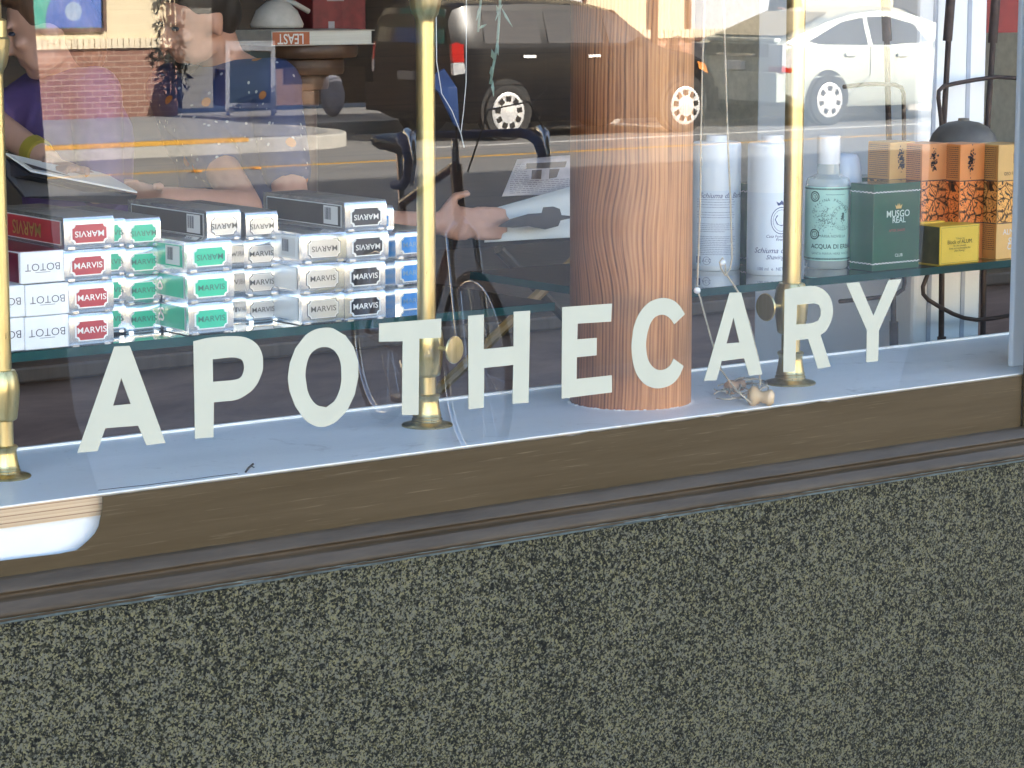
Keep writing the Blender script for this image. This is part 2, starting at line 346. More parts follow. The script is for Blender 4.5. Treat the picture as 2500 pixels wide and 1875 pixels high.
def plymat():
    m, n, b = NM('plywood_edge'); tc = n.nodes.new('ShaderNodeTexCoord'); sp = n.nodes.new('ShaderNodeSeparateXYZ'); L(n, tc.outputs['Object'], sp.inputs[0])
    t = tex(n, 12, 3, .6, sc=(.3,1,3)); k = nd(n, 'ShaderNodeMath', operation='MULTIPLY_ADD'); L(n, t, k.inputs[0]); k.inputs[1].default_value = .0012; L(n, sp.outputs['Z'], k.inputs[2])
    q = nd(n, 'ShaderNodeMath', operation='MULTIPLY'); L(n, k.outputs[0], q.inputs[0]); q.inputs[1].default_value = 1/.0066
    f = nd(n, 'ShaderNodeMath', operation='FRACT'); L(n, q.outputs[0], f.inputs[0])
    L(n, ramp(n, f.outputs[0], [(0., (.52,.36,.22)), (.45, (.62,.45,.29)), (.5, (.28,.16,.09)), (.58, (.3,.17,.1)), (.66, (.6,.44,.28)), (1., (.66,.48,.31))]), b.inputs['Base Color'])
    b.inputs['Roughness'].default_value = .7; return m
MAT['ply'] = plymat()

ZS, ZSH = 1.3922, 1.4986          # display sill top, glass shelf top
# ------------------------------------------------------------------ setting
road = MB().add([(-90,-80,0),(110,-80,0),(110,-6.9,0),(-90,-6.9,0)], [(0,1,2,3)])
def asphalt():
    m, n, b = NM('asphalt'); t = tex(n, 60, 4, .7); u = tex(n, .6, 4, .6, sc=(.25,1,1))
    mm = nd(n, 'ShaderNodeMix', data_type='RGBA', blend_type='MULTIPLY'); mm.inputs[0].default_value = 1.
    L(n, ramp(n, t, [(.3, (.20,.197,.19)), (.7, (.28,.274,.262))]), mm.inputs[6]); L(n, ramp(n, u, [(.3, (.75,.75,.76)), (.7, (1.1,1.08,1.05))]), mm.inputs[7])
    L(n, mm.outputs[2], b.inputs['Base Color']); b.inputs['Roughness'].default_value = .85; return m
def concrete(name, a, c):
    m, n, b = NM(name); t = tex(n, 2.2, 6, .65); u = tex(n, 40, 3, .6)
    mm = nd(n, 'ShaderNodeMix', data_type='RGBA', blend_type='MULTIPLY'); mm.inputs[0].default_value = 1.
    L(n, ramp(n, t, [(.3, a), (.7, c)]), mm.inputs[6]); L(n, ramp(n, u, [(.3, (.86,.86,.86)), (.7, (1.05,1.05,1.05))]), mm.inputs[7])
    L(n, mm.outputs[2], b.inputs['Base Color']); b.inputs['Roughness'].default_value = .85; return m
struct('road', road, asphalt())
cm = concrete('pavement_concrete', (.27,.265,.255), (.36,.35,.335)); km = concrete('kerb_concrete', (.42,.40,.36), (.52,.5,.45))
struct('near_pavement', MB().box((-90,-6.9,-.1),(110,-.02,.15)), cm)
struct('ground_under_shop', MB().box((-90,-.02,-.12),(110,30,.146)), cm)
KY, BY, WY = 21.72, 23.75, 26.05   # far kerb, parking-bay kerb, far wall (distance across the street)
struct('far_pavement', MB().box((-90,-WY-.4,-.1),(110,-BY-.15,.15)), cm)
struct('far_kerb', MB().box((14.65,-BY-.15,-.1),(110,-BY,.154)), km, bevel=.02)
# kerb build-out with a rounded corner
o_ = [(-90,-BY-.14)]; o_ = [(-90,-KY),(13.55,-KY)] + [(13.55+1.05*math.sin(a), -KY-1.05+1.05*math.cos(a)) for a in [R(10*i) for i in range(1,10)]] + [(14.64,-BY-.15),(-90,-BY-.15)]
struct('kerb_build_out', MB().prism([(x,y,-.1) for x,y in o_], (0,0,.25)), concrete('kerb_mix', (.40,.385,.345), (.52,.495,.445)), bevel=.02)
q_ = [(-90,-KY-.17),(13.5,-KY-.17)] + [(13.5+.92*math.sin(a), -KY-1.09+.92*math.cos(a)) for a in [R(10*i) for i in range(1,10)]] + [(14.42,-BY-.2),(14.42,-WY-.01),(-90,-WY-.01)]
struct('build_out_pavement', MB().add([(x,y,.1542) for x,y in q_], [tuple(range(len(q_)))[::-1]]), concrete('build_out_concrete', (.27,.272,.275), (.34,.342,.34)))
ym = plain('yellow_road_paint', (.62,.33,.03), .7, var=.2, vs=14)
struct('yellow_kerb_line', MB().box((-60,-KY-.12,.118),(12.9,-KY+.004,.1585)), ym)
struct('yellow_centre_line', MB().box((-90,-19.95,0.),(110,-19.84,.004)), ym)
struct('white_bay_line', MB().box((14.9,-21.35,0.),(110,-21.25,.004)), plain('white_road_paint', (.6,.58,.54), .7, var=.2, vs=9))
for i, (x, y) in enumerate(((11.1,-19.7),(11.75,-19.7))):
    tag(obj('road_stud', MB().lathe([(.055,0),(.055,.008),(.04,.02),(0.0001,.022)], (x,y,.004), 16), plain('amber_stud', (.8,.35,.03), .3)), 'amber reflective road stud on the yellow line, '+('left' if i == 0 else 'right')+' of the pair', 'road stud', 'road studs on the yellow line')

# ---------------- shop building (casts the shade over the pavement)
XL, XR, ZT = -3.9, 5.9, 4.2  # opening enlarged beyond the view to let more skylight in
bd = thing('shop_building', 'brown fronted shop building with dark timber interior around the window', 'building')
fm = brown_paint('facade_paint', (.09,.07,.045), (.12,.095,.06), .6)
BH = 12.0
obj('front_wall', MB().box((-30,0.012,ZT),(30,.3,BH)).box((-30,.012,.15),(XL,.3,ZT)).box((XR,.012,.15),(30,.3,ZT)), fm, bd)
obj('side_wall', MB().box((-30,.3,.15),(-29.7,9,BH)), fm, bd); obj('side_wall', MB().box((29.7,.3,.15),(30,9,BH)), fm, bd)
obj('back_wall', MB().box((-30,9,.15),(30,9.3,BH)), fm, bd); obj('roof', MB().box((-30.2,-.25,BH),(30.2,9.4,BH+.3)), fm, bd)
wm = planks('dark_panelling', ((.018,.010,.007),(.042,.023,.014)), 5.2, 'z', .006, (1,1,14))
obj('panelled_wall', MB().box((-4,6.6,.15),(6,6.7,ZT)), wm, bd)
cw = plain('cream_room_wall', (.66,.62,.54), .8)  # unseen side walls and ceiling, made pale to bounce light inside
obj('room_wall', MB().box((-4.1,.3,.15),(-4,6.7,ZT)), cw, bd); obj('room_wall', MB().box((6,.3,.15),(6.1,6.7,ZT)), cw, bd)
obj('ceiling', MB().box((-4.1,.3,ZT),(6.1,6.7,ZT+.1)), plain('ceiling', (.75,.73,.68), .8), bd)
obj('floorboards', MB().box((-4,.3,.15),(6,6.6,.17)), planks('floorboards', ((.16,.09,.055),(.28,.17,.1)), 8, 'y', .006, (1,14,1)), bd)

# ---------------- granite riser
ZG = 1.2905
gr = obj('granite_panel', MB().box((-8,-.012,.15),(8,.012,ZG)), MAT['granite'], bevel=.002)
tag(gr, 'speckled grey green granite wall panel under the whole shop window', 'wall')

# ---------------- shop window
sw = thing('shop_window', 'large shop window with painted cream lettering and a brown lower band', 'window', (0,0,0))
ZM = 1.329
pane = obj('pane', MB().box((XL+.01,0,ZM-.015),(XR-.03,.006,ZT)), MAT['pane'], sw)
# moulding below the glass
prof = [(.008,.0385),(-.002,.0388),(-.0045,.0372),(-.006,.0365),(-.0115,.0295),(-.0132,.0278),(-.0130,.0266),(-.0060,.0262),(-.0050,.0200),(-.0118,.0188),(-.0135,.0176),(-.0165,.0105),(-.0175,.0095),(-.0177,.0060),(-.0172,.0052),(-.0105,.0050),(-.0105,.0030),(-.0140,.0026),(-.0138,.0008),(-.008,.0006)]
mo = obj('moulding', MB().sweep([(y, z+ZG) for y, z in prof], -2.2, 2.2, 320, .00022), MAT['mould'], sw, smooth=True)
obj('caulk_strip', MB().sweep([(-.0128,ZG+.0034),(-.0136,ZG+.0016),(-.0133,ZG-.0012),(-.0118,ZG-.0016)], -2.2, 2.2, 360, .0004), MAT['teal'], sw, smooth=True)
# painted lower band (brush edge) on the glass, open at the left end
top, bot = [], []
for i in range(0, 101):
    px = 250+(2494-250)*i/100
    j = (random.uniform(-3,3) if 1300 < px < 2100 else random.uniform(-.8,.8))
    p = P(px, 1233-.1245*px+2, 0); top.append((p.x, ZS-.0012+j*.0004))
rag = [(250,1215),(249,1240),(246,1262),(240,1285),(231,1302),(217,1318),(200,1332),(184,1343),(140,1352),(90,1358),(40,1364),(0,1369),(-60,1376)]
lo = [P(a+random.uniform(-1.5,1.5), b, 0) for a, b in rag]
band = [(p.x, p.z) for p in lo][::-1] + top + [(top[-1][0], ZM-.004), (lo[-1].x, ZM-.004)]
mb = MB(); mb.prism([(x, -.0008, z) for x, z in band], (0, .0006, 0))
bo = obj('painted_band', mb, MAT['band'], sw); bo['label'] = 'brown brush painted band along the foot of the glass with a ragged edge'
# hand painted letters
def seq(ox, oy, k, pts): return [(ox+x*k, oy+y*k) for x, y in pts]
LET = [('A', [[(278,846),(315,844),(318,850),(403,1081),(357,1087),(336,1039),(256,1045),(237,1101),(188,1105)], [(295,922),(318,986),(275,990)]]),
 ('P', [[(471,833),(500,826),(531,822),(560,820.5),(582,821),(600,824),(615,831),(627,841),(635,854),(640,870),(641,887),(640,904),(635,919),(627,937),(615,952),(601,963),(586,972),(570,977),(553,979),(521,982),(520,1067),(475,1071)], [(518,877),(553,873),(570,872.5),(579,874),(587,877),(592,883),(595,898),(591,914),(586,921),(579,925),(560,928.5),(519,932)]]),
 ('O', [seq(300,800,.3617,[(1420,6),(1500,52),(1555,130),(1585,225),(1586,330),(1562,450),(1510,560),(1440,632),(1360,668),(1290,661),(1220,615),(1160,530),(1122,430),(1110,340),(1123,240),(1160,140),(1220,60),(1290,14),(1360,0)]), seq(300,800,.3617,[(1365,130),(1412,146),(1450,190),(1470,260),(1472,350),(1456,430),(1420,500),(1370,537),(1320,528),(1275,490),(1242,420),(1229,330),(1237,250),(1262,180),(1310,140)])]),
 ('T', [[(924.5,789.5),(1076,777.4),(1076,823.7),(1022.6,826.7),(1020.5,1012.7),(980,1013),(982,833),(924,834)]]),
 ('H', [[(1141.7,771),(1180,767.6),(1179.6,852.3),(1252.6,845.4),(1253,761),(1293,758),(1289,983),(1250,985.5),(1252,890.6),(1180.8,898),(1180,995),(1143,999)]]),
 ('E', [[(1371.3,749.6),(1492.9,741),(1490.7,784.9),(1409.3,790),(1408.2,828.3),(1455.8,824.7),(1455.4,867.2),(1407.1,872),(1406.4,925),(1492.5,916),(1492.9,957.6),(1369.9,973)]]),
 ('C', [seq(1350,680,.18083,[(1775,480),(1720,390),(1650,315),(1570,275),(1480,262),(1380,280),(1280,330),(1190,425),(1120,550),(1075,700),(1055,880),(1060,1030),(1085,1180),(1130,1300),(1200,1395),(1280,1452),(1380,1480),(1470,1475),(1560,1447),(1640,1390),(1710,1295),(1758,1180),(1620,1080),(1590,1150),(1530,1210),(1460,1235),(1390,1225),(1330,1180),(1285,1110),(1260,1020),(1250,900),(1258,790),(1280,690),(1312,600),(1360,530),(1420,495),(1490,490),(1550,518),(1600,570),(1630,618)])]),
 ('A', [seq(1700,660,.2351,[(340,232),(460,228),(680,1078),(545,1095),(490,912),(258,942),(205,1140),(75,1145)]), seq(1700,660,.2351,[(380,490),(442,748),(308,758)])]),
 ('R', [seq(1700,660,.2351,[(912,200),(1000,183),(1080,170),(1190,160),(1270,175),(1340,220),(1390,290),(1412,390),(1407,480),(1380,560),(1335,635),(1285,670),(1390,1000),(1258,1022),(1155,712),(1030,725),(1022,1050),(898,1055)]), seq(1700,660,.2351,[(1040,358),(1130,348),(1220,342),(1265,358),(1288,410),(1285,470),(1260,520),(1200,545),(1110,558),(1032,562)])]),
 ('Y', [seq(1700,660,.2351,[(1548,133),(1685,122),(1833,470),(1990,100),(2127,90),(1890,625),(1882,942),(1760,955),(1765,622)])])]
def soften(l, lim=38, k=4):
    n = len(l); ang = []
    for i in range(n):
        a, b, c = Vector(l[i-1]), Vector(l[i]), Vector(l[(i+1) % n]); u, v = (b-a), (c-b)
        ang.append(math.degrees(u.angle(v)) if u.length > 1e-9 and v.length > 1e-9 else 180)
    out = []
    for i in range(n):
        p0, p1, p2, p3 = (Vector(l[(i+q) % n]) for q in (-1,0,1,2)); out.append(tuple(p1))
        if ang[i] < lim and ang[(i+1) % n] < lim and (p2-p1).length < 32 and n > 10:
            for q in range(1, k):
                t = q/k; out.append(tuple(.5*((2*p1)+(p2-p0)*t+(2*p0-5*p1+4*p2-p3)*t*t+(3*p1-p0-3*p2+p3)*t**3)))
    return out
for i, (ch, loops) in enumerate(LET):
    loops = [soften(l) for l in loops]
    lp = [[(lambda q: (q.x, q.z))(P(x, y, 0)) for x, y in l] for l in loops]
    vs, fs = poly2d(lp, ('let', i)); me = MB()
    me.add([(x,-.0007,z) for x, z in vs], fs)
    o = obj('letter', me, MAT['letter'], sw)
    m = o.modifiers.new('thick', 'SOLIDIFY'); m.thickness = .0005; m.offset = 0
    o['label'] = 'cream painted letter ' + ch
# sill slab, its ply edge and the white board under it
obj('sill', MB().box((XL,.0085,ZS-.0015),(XR,.257,ZS)).box((XL,.257,ZS-.012),(XR,.262,ZS+.0025)), MAT['sill'], sw)
obj('sill_edge', MB().box((XL,.0085,ZS-.0205),(XR,.255,ZS-.0016)), MAT['ply'], sw)
obj('white_board', MB().box((XL,.012,ZG-.1),(XR,.03,ZS-.0206)), MAT['whitepaint'], sw)
xj = P(2459, 905, .056).x
obj('jamb', MB().box((xj,.048,ZS+.0002),(xj+.16,.056,ZT)), MAT['jamb'], sw, bevel=.002)
obj('frame_post', MB().box((P(2494,980,0).x,-.006,ZG+.036),(P(2494,980,0).x+.12,-.0002,ZT)), MAT['band'], sw, bevel=.002)
# sill litter: twig, flakes
tw = MB().tube([PZ(600,1152,ZS+.001), PZ(607,1142,ZS+.003), PZ(618,1133,ZS+.004)], .0011, 6).tube([PZ(612,1138,ZS+.003), PZ(621,1141,ZS+.002)], .0006, 5)
tag(obj('twig', tw, MAT['dark']), 'small dry twig lying on the painted sill', 'twig')
cr = MB().tube([PZ(x, y, ZS+.0003) for x, y in ((240,1197),(300,1190),(360,1184),(420,1176),(470,1170),(520,1163),(580,1156))], .0004, 5)
obj('crack', cr, MAT['dark'], sw)

# ---------------- brass posts
def brass_post(px, py, side, name):
    b = PZ(px, py, ZS); t = thing('brass_post', name, 'post', (b.x, b.y, ZS), 0, 'brass posts on the window sill')
    k = .0188/23.*1.02 * (b.y+2.158)/(2.29)      # metres per photo pixel here, roughly
    k = (b-CAM).dot(FW)/F
    base = [(62,0),(63,2.5),(61,5),(52,7.5),(40,10),(37,13),(36,15),(38,17),(35,21),(34,23),(36,25),(34,28),(33,34),(31,44),(29,60),(29,68),(32,72),(33,76),(30,79),(25,80)]
    obj('base', MB().lathe([(r*k, z*k) for r, z in base], n=40), MAT['brass'], t, smooth='auto')
    bl = 122 if side else 140
    obj('shaft', MB().lathe([(23*k, 78*k), (23*k, 1.30)], n=36), MAT['brass'], t, smooth='auto')
    clamp = [(24,0),(29,2),(32,5),(33,10),(37,40),(40,70),(40,88),(36,112),(30,124),(24,126)]
    obj('clamp', MB().lathe([(r*k, (z+bl)*k) for r, z in clamp], n=48, flute=.035), MAT['brass'], t, smooth='auto')
    top = [(23,0),(23,4),(25,12),(31,22),(36,40),(39,66),(40,86),(34,92),(34,130),(24,135)]
    obj('cup', MB().lathe([(r*k, (z+975)*k) for r, z in top], n=48, flute=.03), MAT['brass'], t, smooth='auto')
    if side:
        d = Vector((.28,-.96,0)) if side > 0 else Vector((-1,-.02,0))
        zc = (bl+72)*k; rot = d.to_track_quat('Z', 'Y').to_matrix()
        kb = MB(); L0 = 50*k
        prof2 = [(6,-30),(6,12),(12,18),(9,24),(11,28),(32,32),(34,35),(32,38),(3,39)]
        tmp = MB().lathe([(r*k, z*k) for r, z in prof2], n=28)
        kb.add([rot @ (Vector(v)+Vector((0,0,L0))) + Vector((0,0,zc)) for v in tmp.v], tmp.f)
        obj('knob', kb, MAT['brass'], t, smooth='auto')
    return t
brass_post(13, 1165, 0, 'brass post at the left edge of the window, beside the white soap boxes')
brass_post(1043, 1039, 1, 'brass post behind the painted letter T with a thumb knob on its right')
brass_post(1929, 936, -1, 'brass post behind the painted letter R with a thumb knob on its left')

# ---------------- wooden column
cc = PZ(1539, 978, ZS); kc = (cc-CAM).dot(FW)/F; rc = 148*kc
col = MB()
for i in range(1):
    n_, m_ = 72, 60; vs = []
    for a in range(m_+1):
        z = a/m_*1.7
        for j in range(n_):
            q = 2*math.pi*j/n_; rr = rc*(1+.006*math.sin(3*q+z*4)+.004*math.sin(7*q-z*9))
            vs.append((rr*math.cos(q), rr*math.sin(q), z))
    col.add(vs, [(a*n_+j, a*n_+(j+1)%n_, (a+1)*n_+(j+1)%n_, (a+1)*n_+j) for a in range(m_) for j in range(n_)])
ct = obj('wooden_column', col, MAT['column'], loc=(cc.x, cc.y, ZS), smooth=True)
tag(ct, 'round brown fir column with strong grain standing on the sill behind letters E and C', 'column')
rg = MB(); n_ = 90
for j in range(n_):
    q = 2*math.pi*j/n_; rr = rc+random.uniform(.0,.0025)
    if random.random() < .6: rg.ell((rr*math.cos(q), rr*math.sin(q), 0), (random.uniform(.001,.005), random.uniform(.001,.003), random.uniform(.0003,.0012)), nu=6, nv=4)
obj('paint_drips', rg, MAT['sill'], ct)

# ---------------- glass shelves
YS0, YS1, TH = .215, .53, .0095
def shelf(x0, x1, label):
    t = thing('glass_shelf', label, 'shelf', ((x0+x1)/2, YS0, ZSH-TH), 0, 'glass shelves across the window'); h = (x1-x0)/2; d = YS1-YS0; e = .0014
    obj('pane', MB().box((-h+e,e,.0002),(h-e,d-e,TH)), MAT['shelf'], t)
    obj('edge', MB().box((-h,0,0),(h,e-.0002,TH-.0002)).box((-h,e,0),(-h+e-.0002,d,TH-.0002)).box((h-e+.0002,e,0),(h,d,TH-.0002)), MAT['shelf_edge'], t)
    return t
shelf(-1.6, P(1355,738,YS0).x, 'thick green edged glass shelf under the toothpaste and soap boxes')
shelf(P(1537,721,YS0).x, 1.9, 'thick green edged glass shelf under the bottles and tan cartons')

# ---------------- toothpaste boxes
KC = dict(red=(.42,.035,.045), green=(.03,.50,.29), silver=(.62,.63,.64), black=(.022,.022,.028), blue=(.035,.27,.68))
KM = {k: plain(k+'_label', v, .3, .0 if k != 'silver' else .85, var=.06, vs=20, coat=.4) for k, v in KC.items()}
EDGE = plain('label_edge', (.82,.84,.83), .35, .3, var=.02); LINE = plain('label_line', (.07,.07,.075), .4)
GRT = plain('text_green', (.045,.17,.13), .4, .1)
TXT = dict(red=plain('label_text', (.82,.80,.74), .4), black=None, green=GRT, silver=plain('text_grey', (.1,.1,.1), .4, .1), blue=plain('text_blue', (.2,.36,.55), .35, .4))
TXT['black'] = TXT['red']
SIDEDARK = plain('side_print', (.055,.05,.045), .3, .25, var=.2)
def toothpaste(pl, pr, yt, yb, Yf, kind, flip, label, depth=.165, side=None):
    a, c = P(pl, yb, Yf), P(pl, yt, Yf); b = P(pr, (yt+yb)/2-.1*(pr-pl), Yf)
    w, h = b.x-a.x, (c.z-a.z)-.0004
    t = thing('toothpaste_box', label, 'toothpaste box', ((a.x+b.x)/2, Yf, a.z+.0002), R(random.uniform(-1.5,1.5)), 'toothpaste boxes stacked on the glass shelf')
    obj('carton', MB().prism([(-w/2,y_,z_) for y_,z_ in ((.0012,0),(.0003,h*.06),(0,h*.16),(0,h*.76),(.0004,h*.85),(.001,h*.925),(.0018,h*.97),(.0032,h),(depth,h),(depth,0))], (w,0,0)), MAT['foil'], t, smooth='auto')
    cz = h*.47; lw, lh = w*.68, h*.56
    lo_ = flat(MB(), ticket(lw*1.09, lh*1.13, lh*.2), -.0003, 0, cz)
    lb = obj('label', lo_, LINE if kind in ('silver',) else EDGE, t)
    if kind == 'silver': obj('border', flat(MB(), ticket(lw*1.05, lh*1.07, lh*.2), -.0005, 0, cz), EDGE, lb)
    obj('field', flat(MB(), ticket(lw, lh, lh*.2), -.0007, 0, cz), KM[kind], lb)
    obj('lettering', flat(MB(), text2d('MARVIS', h*.265, .006, 1.15), -.0010, 0, cz, flip), TXT[kind], lb)
    for s_ in (-1, 1): obj('flap', MB().box((s_*w*.36-w*.07,-.0006,-.0002+(0 if s_<0 else 0)),(s_*w*.36+w*.07,.003,.0022)), MAT['foil'], t)
    if side:
        sd = obj('side_panel', MB().add([(-w/2-.0004,.006,h*.12),(-w/2-.0004,depth-.008,h*.12),(-w/2-.0004,depth-.008,h*.88),(-w/2-.0004,.006,h*.88)], [(0,1,2,3)]), EDGE, t)
        obj('field', MB().add([(-w/2-.0008,.0075,h*.15),(-w/2-.0008,depth-.0095,h*.15),(-w/2-.0008,depth-.0095,h*.85),(-w/2-.0008,.0075,h*.85)], [(0,1,2,3)]), side, sd)
        if kind == 'red':
            vs, fs = text2d('MARVIS', h*.62, .01); obj('lettering', MB().add([(-w/2-.0012, depth*.5+x, h*.5-z) for x, z in vs], fs), MAT['gold'], sd)
        elif kind == 'green' and not flip:
            vs, fs = text2d('MARVIS', h*.62, .01); obj('lettering', MB().add([(-w/2-.0012, depth*.5-x, h*.5+z) for x, z in vs], fs), EDGE, sd)
        elif flip:
            bc = obj('sticker', MB().add([(-w/2-.0013,.012,h*.2),(-w/2-.0013,.04,h*.2),(-w/2-.0013,.04,h*.82),(-w/2-.0013,.012,h*.82)], [(0,1,2,3)]), MAT['paper'], sd)
            g = MB(); y = .025
            while y < .037:
                e = random.choice((.0006,.001,.0015)); g.add([(-w/2-.0016,y,h*.35),(-w/2-.0016,y+e,h*.35),(-w/2-.0016,y+e,h*.76),(-w/2-.0016,y,h*.76)], [(0,1,2,3)]); y += e+random.choice((.0007,.0012))
            obj('bar_code', g, MAT['ink'], bc)
    return t
ORD = ['bottom', 'second', 'third', 'fourth', 'fifth']
def stack(kind, cols, ys, where, flips=(), Yf=.2165, side=None, depth=.165, top_side=None):
    n = len(ys)-1
    for i in range(n):
        pl, pr = cols[i] if isinstance(cols[0], tuple) else cols
        pos = 'top' if i == n-1 else ORD[i]
        cname = {'silver': 'silver', 'red': 'red', 'green': 'green', 'black': 'black', 'blue': 'blue'}[kind]
        toothpaste(pl, pr, ys[i+1], ys[i], Yf, kind, i in flips, f'toothpaste box, {pos} of the {where}', depth,
                   (top_side if (i == n-1 and top_side) else side))
stack('red', [(170,277),(170,277),(158,271),(158,278)], [848.5,767.5,689,611,531], 'red labelled stack beside the white soap boxes', (3,), side=KM['red'], top_side=KM['red'])
stack('green', (233,306), [816.5,745,675,605.5,534], 'narrow green labelled stack half hidden behind the red one', (), Yf=.275)
stack('green', (308.5,392), [816,745,675,605,533], 'small green labelled stack just right of the red one', (3,), Yf=.272)
stack('green', [(461.5,570),(459,571),(456,567)], [819.5,742,666.5,589.8], 'large green labelled stack above the letter P', (2,), side=KM['green'])
toothpaste(506, 588, 514, 588.5, .24, 'silver', True, 'silver toothpaste box with plain end label lying on the large green stack', .17, SIDEDARK)
stack('silver', (515,596), [793,727,657,588], 'silver stack half hidden by the large green stack', (), Yf=.29)
stack('silver', [(602,682),(599,679),(597,678),(601,678)], [790,725,655,586,518], 'small plain silver stack between the large ones', (3,), Yf=.268)
stack('silver', [(736,841),(734,840),(738,845)], [794,719,645,570.5], 'large plain silver stack beside the black one', (2,), side=EDGE)
stack('black', [(842,941),(841,941),(846,949),(842.5,944)], [786,713,640,566.5,493], 'black labelled stack left of the middle brass post', (2,3), side=EDGE, top_side=SIDEDARK)
stack('blue', (872,961), [775,713,646,577.5,507], 'blue labelled stack half hidden behind the black one', (3,), Yf=.285)
stack('blue', (965,1056), [770,702,633,563.5], 'blue labelled stack beside the middle brass post', (), Yf=.262)

# ---------------- white soap boxes
BURG = plain('burgundy_card', (.13,.012,.03), .3, var=.1)
def soap(pl, pr, yt, yb, label, Yf=.2175, sidecol=None):
    a, c = P(pl, yb, Yf), P(pl, yt, Yf); b = P(pr, (yt+yb)/2-.1*(pr-pl), Yf); w, h = b.x-a.x, c.z-a.z-.0004
    t = thing('soap_box', label, 'soap box', ((a.x+b.x)/2, Yf, a.z+.0002), R(random.uniform(-.8,.8)), 'white soap boxes at the left end of the shelf')
    obj('carton', MB().box((-w/2,0,0),(w/2,.15,h)), MAT['white'], t, bevel=.0012)
    obj('lettering', flat(MB(), text2d('BOTOT', h*.34, -.012, 1.08), -.0004, 0, h*.52, True), MAT['ink'], t)
    obj('small_print', flat(MB(), rect(w*.34, h*.014), -.0004, 0, h*.34), LINE, t)
    if sidecol:
        obj('side_panel', MB().box((-w/2-.0006,.004,.001),(-w/2-.0001,.148,h-.001)), sidecol, t)
        obj('top_panel', MB().box((-w/2+.001,.004,h+.0001),(w/2-.001,.148,h+.0005)), sidecol, t)
soap(62,169,775,857,'white soap box with upside down lettering, lowest of the right column')
soap(63,169.5,696,774.5,'white soap box with upside down lettering, second of the right column')
soap(51,157.5,616.5,695,'white soap box with burgundy sides on top of the right column', sidecol=BURG)
soap(-46,60,783,866,'white soap box cut off by the left brass post, lower one')
soap(-45,61,703,782.5,'white soap box cut off by the left brass post, upper one')

